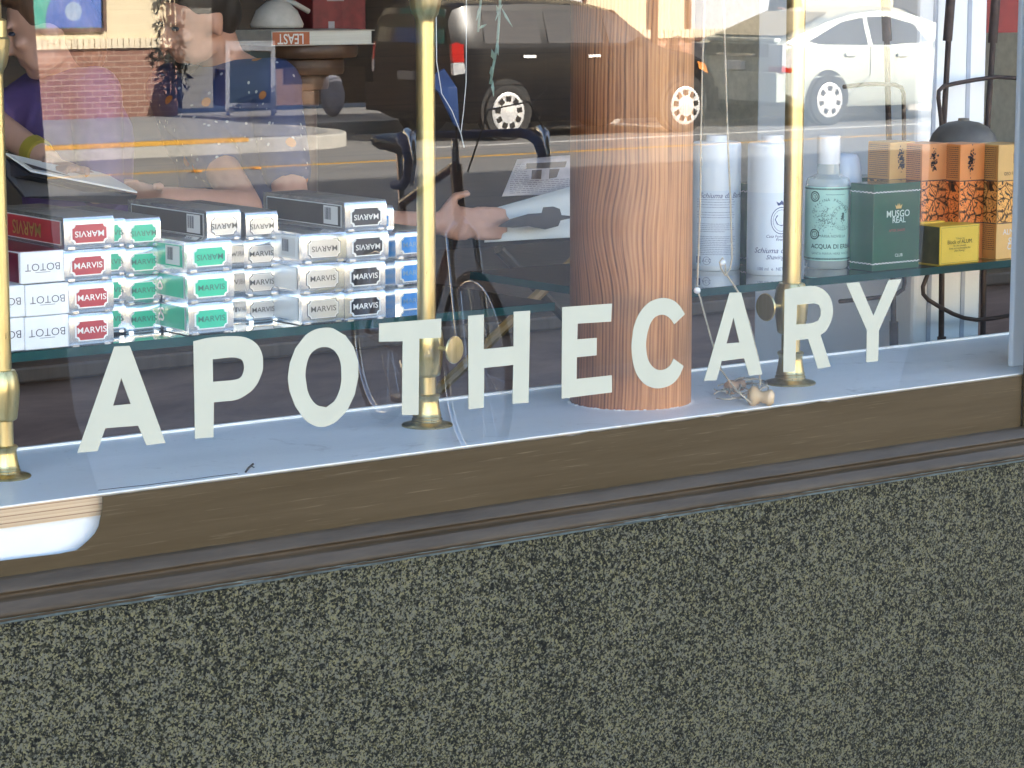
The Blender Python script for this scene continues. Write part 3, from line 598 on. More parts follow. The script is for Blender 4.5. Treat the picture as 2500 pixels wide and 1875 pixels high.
# ---------------- bottles on the right shelf
ZB = ZSH+.0002
LB = plain('pale_blue_plastic', (.84,.89,.93), .3, var=.03); LBL = plain('pale_blue_label', (.74,.82,.90), .35, var=.03)
def base_at(px, py): return PZ(px, py, ZSH)
def textlines(mb, r, y, x0, x1, z0, z1, n, th=.0005, gap=None):
    for i in range(n):
        z = z0+(z1-z0)*i/max(1,n-1); x = x0
        e = x1 - (random.random()*.4*(x1-x0) if (i % 5 == 4) else random.random()*.05*(x1-x0))
        while x < e:
            wl = random.uniform(.0012,.0042); q = rect(min(wl,e-x), th); m_ = x+min(wl,e-x)/2
            flat(mb, q, y, m_, z, wrap=r); x += wl+.0006
def white_bottle(pxc, rpx, ybase, ysh, ytop, capw, label, kind):
    b = base_at(pxc, ybase); b.y += .026; b = PZ(pxc, ybase-11, ZSH); k = (b-CAM).dot(FW)/F; r = rpx*k; hs = (ybase-11-ysh)*k; hc = (ybase-11-ytop)*k; wc = capw*k/2
    t = thing('shaving_foam_bottle', label, 'bottle', (b.x, b.y, ZB), R(-38), 'pale shaving foam bottles')
    obj('bottle', MB().lathe([(r*.97,0),(r,.0015),(r,hs-.004),(r*.985,hs-.0015),(r*.93,hs),(wc,hs+.0005)], n=56), LB, t, smooth='auto')
    obj('cap', MB().lathe([(wc,hs-.001),(wc,hc-.001),(wc*.95,hc)], n=40), MAT['white'], t, smooth='auto')
    R2 = r+.0003; a = R(-90)
    lab = obj('label', MB().lathe([(R2,.006),(R2,hs*.63)], n=40, a0=a-1.35, a1=a+1.35), LBL, t, smooth=True)
    R3 = r+.0006; g = MB()
    if kind == 'back':
        flat(g, text2d('Schiuma da Barba', .0092, .004, 1., .35), 0, .008, hs*.59, wrap=R3)
        textlines(g, R3, 0, -r*.95, r*.8, hs*.56, hs*.50, 4); textlines(g, R3, 0, -r*.95, r*.8, hs*.46, hs*.42, 3)
        textlines(g, R3, 0, -r*.95, r*.8, hs*.37, hs*.31, 5); textlines(g, R3, 0, -r*.95, r*.85, hs*.27, hs*.13, 11)
        flat(g, text2d('ACC', .006, -.01), 0, -r*.45, hs*.08, wrap=R3)
        ring = ([(math.cos(R(i*12))*q, math.sin(R(i*12))*q) for q in (.0052,.0047) for i in range(30)], [(i,(i+1)%30,30+(i+1)%30,30+i) for i in range(30)])
        flat(g, ring, 0, -r*.45, hs*.08, wrap=R3); flat(g, rect(.007,.009), 0, -r*.85, hs*.085, wrap=R3)
    else:
        for q0, q1 in ((.0135,.0127),(.0108,.0104)):
            ring = ([(math.cos(R(i*9))*q, math.sin(R(i*9))*q*1.25) for q in (q0,q1) for i in range(40)], [(i,(i+1)%40,40+(i+1)%40,40+i) for i in range(40)])
            flat(g, ring, 0, r*.35, hs*.42, wrap=R3)
        flat(g, poly2d([[(-.006,.005),(.006,.005),(.0085,.0),(.006,-.006),(0,-.0085),(-.006,-.006),(-.0085,0)]], 'crest'), 0, r*.35, hs*.43, wrap=R3)
        flat(g, poly2d([[(-.005,0),(.005,0),(.007,.005),(.003,.003),(0,.0065),(-.003,.003),(-.007,.005)]], 'crown'), 0, r*.35, hs*.535, wrap=R3)
        flat(g, text2d('Casa Fondata nel', .005, .006, 1., .25), 0, r*.28, hs*.30, wrap=R3); flat(g, text2d('Firenze', .005, .006, 1., .25), 0, r*.36, hs*.275, wrap=R3)
        flat(g, text2d('Schiuma da Barba', .0095, .002, 1., .35), 0, r*.3, hs*.19, wrap=R3); flat(g, text2d('Shaving Foam', .0078, .0, 1., .35), 0, r*.42, hs*.14, wrap=R3)
        flat(g, text2d('100 ml  e  NET CONT', .0055, .0), 0, r*.2, hs*.05, wrap=R3)
    obj('print', g, MAT['inkblue'], lab)
white_bottle(1747, 59, 667, 347, 331, 53, 'pale blue shaving foam bottle right beside the wooden column, paragraph of small print', 'back')
white_bottle(1881, 59, 678, 349, 331, 54, 'pale blue shaving foam bottle half behind the right brass post, round crest', 'front')

def cologne():
    b = PZ(2018.5, 652, ZSH); k = (b-CAM).dot(FW)/F
    t = thing('cologne_bottle', 'clear glass bottle with a mint green printed label and white cap', 'bottle', (b.x, b.y, ZB), R(-38))
    hs = [(652-y)*k for y in (652, 515, 409, 394, 333)]
    r = 54.5*k; rn = 28*k; sh, nk, cb, ctp = 220*k*1., 243*k, 256*k, 320*k
    gm = bpy.data.materials.new('bottle_glass'); gm = plain('bottle_glass', (.72,.80,.78), .06, var=.02, coat=.5); gm.node_tree.nodes['Principled BSDF'].inputs['Alpha'].default_value = .38
    obj('bottle', MB().lathe([(r*.95,0),(r,.002),(r,sh-.012),(r*.985,sh-.006),(r*.92,sh-.0015),(r*.72,sh+.001),(rn*1.02,sh+.004),(rn*.96,cb)], n=56), gm, t, smooth='auto')
    liq = obj('liquid', MB().lathe([(r*.9,.004),(r*.95,.006),(r*.95,sh*.93),(r*.9,sh*.93+.0002)], n=48), plain('herb_water', (.55,.66,.62), .1, var=.02), t, smooth='auto')
    liq.data.materials[0].node_tree.nodes['Principled BSDF'].inputs['Alpha'].default_value = .3
    obj('cap', MB().lathe([(rn,cb-.002),(rn*1.0,ctp-.0012),(rn*.93,ctp)], n=48), MAT['white'], t, smooth='auto')
    z0, z1 = 20*k, 219*k-2*k*10; R2 = r+.0004; a = R(-90)
    lab = obj('label', MB().lathe([(R2,z0),(R2,z1)], n=56, a0=a-1.9, a1=a+1.9), plain('mint_label', (.36,.62,.54), .45, var=.05, vs=60), t, smooth=True)
    g = MB(); R3 = r+.0007; h = z1-z0
    for zz in (.02,.035,.965,.98): 
        for i in range(40): flat(g, rect(.0021,.0006), 0, -r*1.6+i*r*3.2/40, z0+h*zz, wrap=R3)
    for i in range(44): flat(g, rect(.0012,.0018), 0, -r*1.6+i*r*3.2/44, z0+h*.0275, wrap=R3); flat(g, rect(.0012,.0018), 0, -r*1.6+i*r*3.2/44, z0+h*.972, wrap=R3)
    def arc(txt, cx, cz, rad, a0, da, size):
        for i, ch in enumerate(txt):
            an = R(a0-i*da); vs, fs = text2d(ch, size, .0); ca, sa = math.cos(an-math.pi/2), math.sin(an-math.pi/2)
            flat(g, ([(x*ca-y*sa, x*sa+y*ca) for x, y in vs], fs), 0, cx+rad*math.cos(an), cz+rad*math.sin(an), wrap=R3)
    cx, cz = .0, z0+h*.575
    arc('OFFICINA PROFUMO', cx, cz, h*.255, 160, 9.3, .0052); 
    ring = lambda q0, q1: ([(math.cos(R(i*9))*q, math.sin(R(i*9))*q) for q in (q0,q1) for i in range(40)], [(i,(i+1)%40,40+(i+1)%40,40+i) for i in range(40)])
    c2 = (r*.62, z0+h*.585)
    flat(g, ring(h*.17,h*.166), 0, *c2, wrap=R3); flat(g, ring(h*.12,h*.118), 0, *c2, wrap=R3)
    arc('CASA FON', c2[0], c2[1], h*.143, 170, 19, .0046); arc('VECCHIA', c2[0], c2[1], h*.143, 300, 15, .0042)
    for i in range(34): flat(g, rect(random.uniform(.0008,.0018), random.uniform(.0006,.0022)), 0, c2[0]+random.gauss(0,.0016), c2[1]+random.gauss(0,h*.04), wrap=R3)
    for i in range(230): flat(g, rect(random.uniform(.0004,.0013), random.uniform(.0004,.0012)), 0, -r*.28+random.gauss(0,r*.22), z0+h*.58+random.gauss(0,h*.09), wrap=R3)
    for qx, qz in ((-.72,.87),(-.72,.36)):
        flat(g, ring(.0068,.0052), 0, r*qx, z0+h*qz, wrap=R3); flat(g, ring(.0042,.0032), 0, r*qx, z0+h*qz, wrap=R3)
        for i in range(12): flat(g, rect(.0008,.0007), 0, r*qx+random.gauss(0,.0014), z0+h*qz+random.gauss(0,.0014), wrap=R3)
    for i in range(9): arc('~', -.004+i*.0028, z0+h*.9, .0, 90, 0, .006)
    arc('S.MARIA NOVELLA', cx, z0+h*.75, h*.42, 240, -4.1, .0046) if False else flat(g, text2d('MARIA NOVELLA', .0048, .0), 0, .004, z0+h*.335, wrap=R3)
    flat(g, text2d('ACQUA DI ERBA', .0078, .02, .98), 0, .0035, z0+h*.195, wrap=R3); flat(g, text2d('SANTA MARIA HERB WATER', .0046, -.012, .92), 0, .003, z0+h*.1, wrap=R3)
    obj('print', g, plain('label_ink', (.02,.07,.06), .5), lab)
cologne()
# frosted pouch bottle behind
b = PZ(2066, 640, ZSH); b = Vector((P(2060,400,.36).x, .36, ZB)); k = (b-CAM).dot(FW)/F
tb = MB(); prof = []
tb.lathe([(38*k,0),(44*k,.004),(45*k,.10*1.0),(43*k,.118),(38*k,.131),(30*k,.1365),(10*k,.138)], n=40)
fr = obj('frosted_bottle', tb, plain('frosted_plastic', (.55,.63,.74), .3, var=.06, vs=30), loc=b, smooth=True)
tag(fr, 'frosted pale blue bottle standing behind the clear bottle with the white cap', 'bottle')

# ---------------- cartons on the right shelf
def carton(name, pl, pr, yt, yb, Yf, depth, mat, label, cat, group, rot=0.):
    a, c = P(pl, yb, Yf), P(pl, yt, Yf); b = P(pr, (yt+yb)/2-.1*(pr-pl), Yf); w = b.x-a.x; h = c.z-ZSH-.0004
    t = thing(name, label, cat, (a.x, Yf, ZB), R(rot), group)
    obj('carton', MB().box((0,0,0),(w,depth,h)), mat, t, bevel=.0009)
    return t, w, h
GREEN = plain('green_card', (.008,.085,.045), .22, var=.08, coat=.5)
def green_box(pl, pr, yt, yb, Yf, label, front=True):
    t, w, h = carton('cologne_box', pl, pr, yt, yb, Yf, .042, GREEN, label, 'carton', 'dark green cartons on the shelf')
    g = MB(); n_ = 26
    for zz in (.905,.085):
        for i in range(n_): 
            x = w*(i+.5)/n_; flat(g, rect(w/n_*1.15,.0009), -.0003, x, h*zz+(.0005 if i % 2 else -.0005))
        for i in range(12):
            y = .042*(i+.5)/12; zc = h*zz+(.0005 if i % 2 else -.0005); g.add([(-.0004,y-.0021,zc-.00045),(-.0004,y+.0021,zc-.00045),(-.0004,y+.0021,zc+.00045),(-.0004,y-.0021,zc+.00045)], [(0,1,2,3)])
    obj('zigzag_line', g, MAT['white'], t)
    if front:
        g = MB(); flat(g, text2d('MUSGO', .0118, .012, 1.), -.0004, w*.52, h*.645); flat(g, text2d('REAL', .0105, .012), -.0004, w*.54, h*.572)
        flat(g, text2d('CLUB', .0055, .0), -.0004, w*.55, h*.165); obj('lettering', g, plain('pale_green_ink', (.55,.68,.6), .35), t)
        g = MB(); flat(g, poly2d([[(-.0045,0),(.0045,0),(.0062,.0055),(.003,.003),(.0015,.007),(0,.0032),(-.0015,.007),(-.003,.003),(-.0062,.0055)]], 'crown2'), -.0004, w*.53, h*.705); obj('crown', g, MAT['gold'], t)
        g = MB(); flat(g, text2d('AFTER SHAVE', .0046, .0), -.0004, w*.5, h*.455); obj('red_print', g, plain('red_ink', (.4,.03,.02), .4), t)
green_box(2130, 2246, 450.6, 655.6, .222, 'dark green carton with a gold crown beside the clear bottle')
green_box(2052, 2168, 437, 632, .345, 'dark green carton half hidden behind the clear bottle', False)
green_box(1838, 1952, 450, 640, .36, 'dark green carton behind the right brass post and foam bottles', False)
YEL = plain('yellow_card', (.95,.62,.06), .4, var=.04); OLV = plain('olive_card', (.07,.065,.03), .4, var=.25, vs=90)
def alum(pl, pr, yt, yb, Yf, label):
    t, w, h = carton('alum_block_box', pl, pr, yt, yb, Yf, .042, YEL, label, 'carton', 'small yellow cartons on the shelf')
    obj('side_panel', MB().add([(-.0004,.001,.001),(-.0004,.041,.001),(-.0004,.041,h-.001),(-.0004,.001,h-.001)], [(0,1,2,3)]), OLV, t)
    g = MB(); e = .0022
    for q in ((w/2,e,w-2*e,.0003),(w/2,h-e,w-2*e,.0003),(e,h/2,.0003,h-2*e),(w-e,h/2,.0003,h-2*e)): flat(g, rect(q[2],q[3]), -.0003, q[0], q[1])
    flat(g, text2d('Block of ALUM.', .0072, .0), -.0004, w*.5, h*.57)
    for zz, txt in ((.66,'"I thank my'),(.475,'for that smooth,'),(.41,'fresh and comfortable skin'),(.345,'after shaving."'),(.22,'~')): flat(g, text2d(txt, .0036, -.005), -.0004, w*.5, h*zz)
    obj('lettering', g, plain('black_ink', (.02,.02,.015), .5), t)
alum(2294, 2391, 553, 641.7, .221, 'small yellow alum carton in front of the tan cartons')
alum(2247, 2306, 543, 626, .262, 'small yellow carton half hidden behind the other yellow one and the green carton')
FLO = None
def floral(base):
    m, n, b = NM('floral_band'); t = tex(n, 62, 2, .5, dist=2.4); v = nd(n, 'ShaderNodeTexVoronoi', feature='DISTANCE_TO_EDGE', Scale=58.); tc = n.nodes.new('ShaderNodeTexCoord'); L(n, tc.outputs['Object'], v.inputs['Vector'])
    a = ramp(n, t, [(.40, (.03,.018,.012)), (.45, base), (.56, base), (.59, (.03,.018,.012)), (.62, base)])
    c = ramp(n, v.outputs['Distance'], [(.02, (.08,.05,.03)), (.06, (1,1,1))])
    mm = nd(n, 'ShaderNodeMix', data_type='RGBA', blend_type='MULTIPLY'); mm.inputs[0].default_value = .9; L(n, a, mm.inputs[6]); L(n, c, mm.inputs[7]); L(n, mm.outputs[2], b.inputs['Base Color'])
    b.inputs['Roughness'].default_value = .35; b.inputs['Metallic'].default_value = .2; return m
def shave_cream(pl, pr, yt, yb, Yf, depth, base, side, label, front):
    m1 = plain('tan_card', base, .45, var=.04)
    t, w, h = carton('shaving_cream_box', pl, pr, yt, yb, Yf, depth, m1, label, 'carton', 'tall tan cartons at the right end of the shelf')
    fl = floral((base[0]*1.05, base[1]*.9, base[2]*.7)); x_ = -.0004
    g = MB(); flat(g, rect(w-.0006, h*.36), -.0003, w/2, h*.50); g.add([(x_,.0003,h*.32),(x_,depth-.0003,h*.32),(x_,depth-.0003,h*.68),(x_,.0003,h*.68)], [(0,1,2,3)])
    obj('floral_band', g, fl, t)
    sp = obj('side_panel', MB().add([(x_,.0003,.001),(x_,depth-.0003,.001),(x_,depth-.0003,h*.318),(x_,.0003,h*.318)], [(0,1,2,3)]).add([(x_,.0003,h*.682),(x_,depth-.0003,h*.682),(x_,depth-.0003,h-.001),(x_,.0003,h-.001)], [(0,1,2,3)]), plain('tan_side', side, .5, var=.05), t)
    g = MB(); zz = h*.97
    while zz > .012:
        if not h*.31 < zz < h*.70:
            y = .003
            while y < depth-.003:
                e = random.uniform(.0012,.004); e = min(e, depth-.003-y); g.add([(x_-.0003,y,zz),(x_-.0003,y+e,zz),(x_-.0003,y+e,zz+.0008),(x_-.0003,y,zz+.0008)], [(0,1,2,3)]); y += e+.0007
        zz -= .0026
    for q in (.315,.685): g.add([(x_-.0003,.0003,h*q-.0006),(x_-.0003,depth,h*q-.0006),(x_-.0003,depth,h*q+.0006),(x_-.0003,.0003,h*q+.0006)], [(0,1,2,3)]); flat(g, rect(w,.0012), -.0005, w/2, h*q)
    obj('small_print', g, MAT['ink'], sp)
    g = MB()
    if front:
        flat(g, text2d('GEO F. TRUMPER', .0062, -.005), -.0005, w*.62, h*.745)
        for i in range(60): flat(g, rect(.0006,random.uniform(.0006,.002)), -.0005, w*.62+random.gauss(0,.0022), h*.88+random.gauss(0,.0035))
        for sg in (-1,1): flat(g, rect(.0006,.014), -.0005, w*.62+sg*.0058, h*.88)
        flat(g, rect(.011,.0006), -.0005, w*.62, h*.88+.007); flat(g, rect(.011,.0006), -.0005, w*.62, h*.88-.007)
        obj('lettering', g, MAT['ink'], t); g = MB()
        flat(g, text2d('ALMOND', .0105, .0), -.0005, w*.62, h*.235); flat(g, text2d('Shaving', .0115, .01, .9, .25), -.0005, w*.66, h*.155); flat(g, text2d('Cream', .0115, .01, .9, .25), -.0005, w*.62, h*.105)
        obj('white_lettering', g, MAT['white'], t)
        flat(MB(), rect(.001,.001), 0)
    else:
        for i in range(90): flat(g, rect(random.uniform(.0006,.003),random.uniform(.0006,.003)), -.0005, w*.45+random.gauss(0,.0026), h*.85+random.gauss(0,.0075))
        obj('emblem', g, MAT['ink'], t)
TAN, PEA, ORG = (.72,.42,.16), (.90,.35,.12), (.92,.32,.09)
shave_cream(2167.7, 2232, 348, 616, .300, .040, (.74,.41,.12), (.56,.28,.08), 'tall tan carton at the back beside the frosted bottle', False)
shave_cream(2246, 2312, 352, 620, .272, .043, PEA, (.58,.23,.075), 'tall peach carton directly behind the green carton', False)
shave_cream(2338.5, 2402, 353, 624, .248, .043, ORG, (.62,.24,.065), 'tall orange carton between the peach one and the almond one', False)
shave_cream(2431, 2506, 354, 629, .226, .046, (.85,.50,.17), (.60,.31,.09), 'tall tan almond shaving cream carton beside the window jamb', True)
# domed tin behind the cartons
b = P(2352, 330, .43); b.z = ZB; k = (b-CAM).dot(FW)/F; hh = (P(2352,288,.43).z-ZSH)
dm = thing('domed_tin', 'dark metal tin with a domed lid behind the tan cartons', 'tin', b)
obj('tin', MB().lathe([(78*k,0),(78*k,hh-62*k)], n=40), plain('dark_tin', (.05,.045,.042), .35, .6, var=.2), dm, smooth='auto')
obj('lid', MB().lathe([(82*k,hh-64*k),(82*k,hh-56*k),(74*k,hh-38*k),(60*k,hh-22*k),(38*k,hh-11*k),(14*k,hh-7*k),(13*k,hh-1*k),(4*k,hh)], n=40), plain('tin_lid', (.16,.145,.13), .5, .25, var=.2), dm, smooth='auto')

# ---------------- blind cord on the sill
cordm = plain('cord', (.42,.36,.27), .8, var=.15, vs=200)
YC = .075
bt = thing('blind_cord', 'thin beige blind cords hanging down to a tangle on the sill', 'cord', PZ(1840,985,ZS))
off = bt.location
def cp(px, py, Y=YC): return P(px, py, Y)-off
def cz(px, py, dz=.004): return PZ(px, py, ZS+dz)-off
obj('cord', MB().tube([cp(1722,-700), cp(1720,0), cp(1714.7,170), cp(1711,350), cp(1710,480), cp(1706,600), cp(1702,706), cp(1710,730), cp(1738,834), cp(1761,904), cz(1800,955,.02), cz(1834,985,.006)], .0011, 7), cordm, bt, smooth=True)
obj('cord', MB().tube([cp(1764,-700), cp(1766,0), cp(1777,350), cp(1783,480), cp(1787,629), cp(1783,655), cp(1771,672), cp(1760,655), cp(1757,640), cp(1764,630), cp(1770,640), cp(1772,668), cp(1788,690), cp(1804,716), cp(1830,790), cp(1852,880), cz(1856,940,.02)], .0011, 7), cordm, bt, smooth=True)
cl = plain('clear_bead', (.75,.75,.75), .08, var=.02)
for q in (cp(1702,709), cp(1764,641)): obj('bead', MB().ell(q, (.004,.004,.0038)), cl, bt, smooth=True)
tg = MB()
for i in range(7):
    pts = []; c0 = (1795+random.uniform(-20,35), 955+random.uniform(-18,10)); rx, ry, ph = random.uniform(20,62), random.uniform(8,22), random.random()*6
    for j in range(15):
        a = j/14*5.4+ph; pts.append(cz(c0[0]+rx*math.cos(a), c0[1]-rx*.12*math.cos(a)+ry*math.sin(a), .003+.006*abs(math.sin(a*1.5+i))))
    tg.tube(pts, .0009, 6)
obj('tangle', tg, cordm, bt, smooth=True)
lw = plain('turned_wood', (.52,.36,.2), .45, var=.1, vs=40)
def toggle(px0, py0, px1, py1, s):
    a, b_ = cz(px0, py0, .011*s), cz(px1, py1, .009*s); mbt = MB(); rs = [.007,.0115,.0125,.0105,.0072,.0068,.0078,.0095,.0098,.006]
    mbt.tube([a.lerp(b_, i/9) for i in range(10)], [r*s for r in rs], 18); return mbt
obj('toggle', toggle(1826,966,1890,972,.95), lw, bt, smooth=True); obj('toggle', toggle(1778,948,1812,938,.7), plain('dull_wood', (.33,.2,.12), .5), bt, smooth=True)

# ---------------- white pillar and iron racks inside, right
xp = P(2236,500,.60).x; xq = P(2400,500,.60).x
pm = plain('pillar_paint', (.93,.93,.93), .5, var=.03, vs=8)
pl_ = MB().box((xp,.60,.17),(xq,.95,ZT))
pt = obj('white_pillar', pl_, pm, bevel=.006); tag(pt, 'white painted wooden pillar inside the window behind the iron racks', 'pillar')
for fx in (.22,.72): obj('groove', MB().box((xp+(xq-xp)*fx-.004,.5985,.17),(xp+(xq-xp)*fx+.004,.6002,ZT)), plain('groove', (.45,.48,.56), .6), pt)
xg0, xg1 = P(2088,500,1.0).x, P(2240,500,1.0).x
gp = tag(obj('shaded_pillar_side', MB().box((xg0,1.0,.17),(xg1,1.03,3.1)), plain('shaded_pillar_side', (.36,.38,.40), .6, var=.05, vs=5)), 'grey sheet standing for the shaded left side of the white pillar', 'board')  # grey colour stands for shade on the pillar's left side
iron = plain('rusty_iron', (.055,.035,.032), .55, .35, var=.35, vs=70)
def rack(rod, sl, ft, hoop, label, Y):
    b = P(rod[-1][0], rod[-1][1], Y); t = thing('iron_rack', label, 'rack', (b.x, Y, .17), 0, 'rusty iron racks inside the window'); o = t.location
    k = (b-CAM).dot(FW)/F
    q = lambda l, dy=0: [P(x, y, Y+dy)-o for x, y in l]
    rr = q(rod); ext = Vector((rr[-1].x, rr[-1].y, 0.))
    up = rr[0]+(rr[0]-rr[1])*1.2
    obj('rod', MB().tube([up]+rr+[ext], 7.2*k, 12), iron, t, smooth='auto')
    obj('sleeve', MB().tube([up]+q(sl), 11.5*k, 14), iron, t, smooth='auto')
    if ft: obj('foot', MB().tube(q(ft), 11*k, 14), iron, t, smooth='auto')
    for h in hoop: obj('hoop', MB().tube(q(h, -.02), 5.2*k, 10), iron, t, smooth=True)
rack([(2163,0),(2170,330),(2180,680),(2183,850)], [(2162,0),(2166,100)], [(2182,785),(2183,860)],
     [[(2060,212),(2110,206),(2150,205),(2185,207),(2200,213),(2206,228),(2207,330),(2208,500),(2208,690),(2205,706),(2190,717),(2154,725),(2100,731),(2050,736)]], 'rusty iron rack of rods in front of the grey shaded pillar side', .57)
rack([(2321,0),(2310,200),(2303,320),(2299,700),(2298,830)], [(2321,0),(2313,100)], [(2299,822),(2299,845)],
     [[(2301,340),(2297,290),(2291,240),(2292,222),(2303,211),(2330,204),(2380,195),(2430,188),(2475,190),(2520,196)],
      [(2290,600),(2264,672),(2253,700),(2254,718),(2266,732),(2292,748),(2326,766),(2353,776),(2384,781),(2420,778),(2480,768)]], 'rusty iron rack of rods in front of the white pillar', .565)
rack([(2430,0),(2424,110),(2411,300),(2404,500),(2400,800)], [(2431,0),(2423,105)], None, [], 'rusty iron rod rack beside the window jamb', .62)
tag(obj('red_sign', MB().box((P(2402,10,1.5).x,1.5,P(2440,80,1.5).z),(P(2510,10,1.5).x,1.52,2.6)), plain('red_card', (.25,.012,.018), .5)), 'dark red board hanging behind the iron rack near the jamb', 'sign')
dd = tag(obj('dark_door', MB().box((P(1960,500,1.5).x,1.5,.17),(P(2092,500,1.5).x,1.55,3.1)), MAT['dark'], bevel=.004), 'dark brown wooden door standing inside beside the grey shaded pillar side', 'door')

# ---------------- counter, stool legs, pedestal with book
cmt = planks('counter_boards', ((.11,.055,.04),(.33,.19,.14)), 5, 'z', .003, (.8,.8,6))
ZC = 1.15
ctr = thing('wooden_counter', 'reddish brown boarded counter inside the shop behind the shelf', 'counter', (1.9,2.3,.17))
obj('front_boards', MB().box((-1.75,0,0),(1.6,.04,ZC-.17-.03)), cmt, ctr); obj('top', MB().box((-1.8,-.04,ZC-.17-.03),(1.65,1.2,ZC-.17)), planks('counter_top', ((.09,.055,.035),(.16,.1,.065)), 6, 'y', .005, (14,1,1)), ctr, bevel=.005)
obj('side_boards', MB().box((-1.75,.041,0),(-1.71,1.15,ZC-.2)), cmt, ctr)
st = thing('folding_stand', 'yellowish wooden folding stand with crossed legs behind the shelf', 'stand', (P(1300,720,1.3).x,1.3,.17)); o = st.location
lm = plain('yellow_wood', (.30,.17,.05), .45, var=.2, vs=14)
for Yq in (1.22,):
    a, b_ = P(1480,560,Yq), P(1120,905,Yq); d = (b_-a)/(b_-a).length
    e = a + d*((a.z-.17)/-d.z)
    obj('leg', MB().tube([a-d*.05-o, e-o], .0105, 8, flat=.8), lm, st)
    a2, b2 = P(1262,655,Yq+.05), P(1470,870,Yq+.05); d = (b2-a2)/(b2-a2).length; e = a2+d*((a2.z-.17)/-d.z)
    obj('leg', MB().tube([a2-d*.05-o, e-o], .0105, 8, flat=.8), plain('dull_leg', (.07,.045,.025), .5), st)
    a3 = P(1480,560,Yq)-d*.0; 
    obj('top_rail', MB().tube([P(1470,552,Yq)-o, P(1470,552,Yq)-o+Vector((.25,.2,0))], .012, 8), lm, st)
# stepped pedestal
YP = 4.4
pc = P(742, 108, YP); kp = (pc-CAM).dot(FW)/F
pd = thing('wooden_pedestal', 'round stepped wooden pedestal with a thick book on top', 'pedestal', (pc.x, YP, .17)); z0 = pc.z-.17
tw_ = plain('pedestal_wood', (.10,.05,.028), .45, var=.25, vs=9, sc=(.3,.3,4)); drk = plain('joint', (.012,.008,.006), .6)
for i, (r, za, zb) in enumerate(((132,0,31),(98,35,72),(60,76,108),(36,112,150),(30,154,700))):
    obj('tier', MB().lathe([(r*kp*.96, z0-zb*kp), (r*kp, z0-zb*kp+.01), (r*kp, z0-za*kp-.008), (r*kp*.98, z0-za*kp)], n=40), tw_, pd, smooth='auto')
bkm = (P(598,108,YP), P(856,108,YP))
bk = thing('thick_book', 'thick white paged book lying on the stepped wooden pedestal', 'book', ((bkm[0].x+bkm[1].x)/2-.012, YP-.05, pc.z+.001), 0); hw = (bkm[1].x-bkm[0].x)/2*.97; hb = 35*kp
obj('pages', MB().box((-hw+.004,-.1,.003),(hw-.01,.1,hb-.003)), plain('book_pages', (.62,.6,.55), .7, var=.12, vs=30, sc=(.2,.2,18)), bk)
obj('cover', MB().box((-hw,-.104,0),(hw,.104,.0028)).box((-hw,-.104,hb-.0028),(hw,.104,hb)).box((-hw,-.104,.0028),(-hw+.0035,.104,hb-.0028)), plain('book_cover', (.55,.5,.44), .5), bk, bevel=.001)
g = MB().box((-hw+.0036,-.1045,.003),(-hw+hw*.72,-.1005,hb-.003)); obj('dust_jacket', g, plain('jacket', (.42,.10,.03), .5), bk)
g = flat(MB(), text2d('LEAST', hb*.98, .012, .80), -.1052, -hw+hw*.36, hb*.5, True); obj('lettering', g, MAT['paper'], bk)
rb = thing('red_bag', 'dark red paper bag standing behind the thick book', 'bag', (P(800,100,YP+.25).x, YP+.22, ZC if False else pc.z+.001))
obj('bag', MB().box((-.11,-.06,0),(.08,.05,.3)), plain('red_paper', (.16,.012,.014), .5, var=.25), rb, bevel=.004); obj('label', MB().box((-.06,-.0615,.12),(.0,-.0605,.32)), plain('bag_label', (.35,.33,.3), .6), rb)
obj('print', flat(MB(), rect(.022,.03), -.0612, -.045, .045), plain('bag_print', (.3,.28,.3), .6), rb)
wb = thing('white_bowl', 'white bowl shaped lamp shade tilted beside the thick book', 'lamp', (P(632,60,YP+.2).x, YP+.1, P(632,68,YP+.1).z))
obj('shade', MB().lathe([(.075,.0),(.078,.01),(.06,.05),(.03,.075),(.012,.08)], n=32), plain('enamel', (.5,.46,.42), .4), wb, smooth=True)
obj('arm', MB().tube([(.0,0,.078),(.06,0,.07),(.11,0,.045)], .008, 10), plain('enamel2', (.45,.42,.38), .4), wb, smooth=True)

# ------------------------------------------------------------------ people
def remesh(o, v=.007, it=6, f=.6):
    m = o.modifiers.new('r', 'REMESH'); m.mode = 'VOXEL'; m.voxel_size = v; m.use_smooth_shade = True
    s = o.modifiers.new('s', 'SMOOTH'); s.factor = f; s.iterations = it
def head(mb, c, f, u, s=1.):
    f = Vector(f).normalized(); u = (Vector(u)-f*Vector(u).dot(f)).normalized(); r = u.cross(f)
    m = Matrix((f, r, u)).transposed(); g = lambda a, b_, d: Vector(c)+(f*a+r*b_+u*d)*s
    e = lambda p, rad: mb.ell(p, tuple(q*s for q in rad), m)
    e(g(-.012,0,.02), (.098,.077,.098)); e(g(.03,0,-.035), (.068,.060,.075)); e(g(.058,0,-.092), (.034,.034,.024)); e(g(.03,.035,-.065), (.05,.025,.035)); e(g(.03,-.035,-.065), (.05,.025,.035))
    mb.cap(g(.094,0,.014), .010*s, g(.112,0,-.024), .014*s); e(g(.104,.010,-.027), (.010,.009,.008)); e(g(.104,-.010,-.027), (.010,.009,.008))
    e(g(.084,0,-.055), (.014,.024,.006)); e(g(.083,0,-.066), (.014,.021,.007)); e(g(.080,.03,.036), (.014,.024,.008)); e(g(.080,-.03,.036), (.014,.024,.008)); e(g(.07,.042,-.012), (.018,.02,.014)); e(g(.07,-.042,-.012), (.018,.02,.014))
    for q in (-1,1): e(g(-.008,q*.079,-.01), (.019,.009,.032))
    return g, m
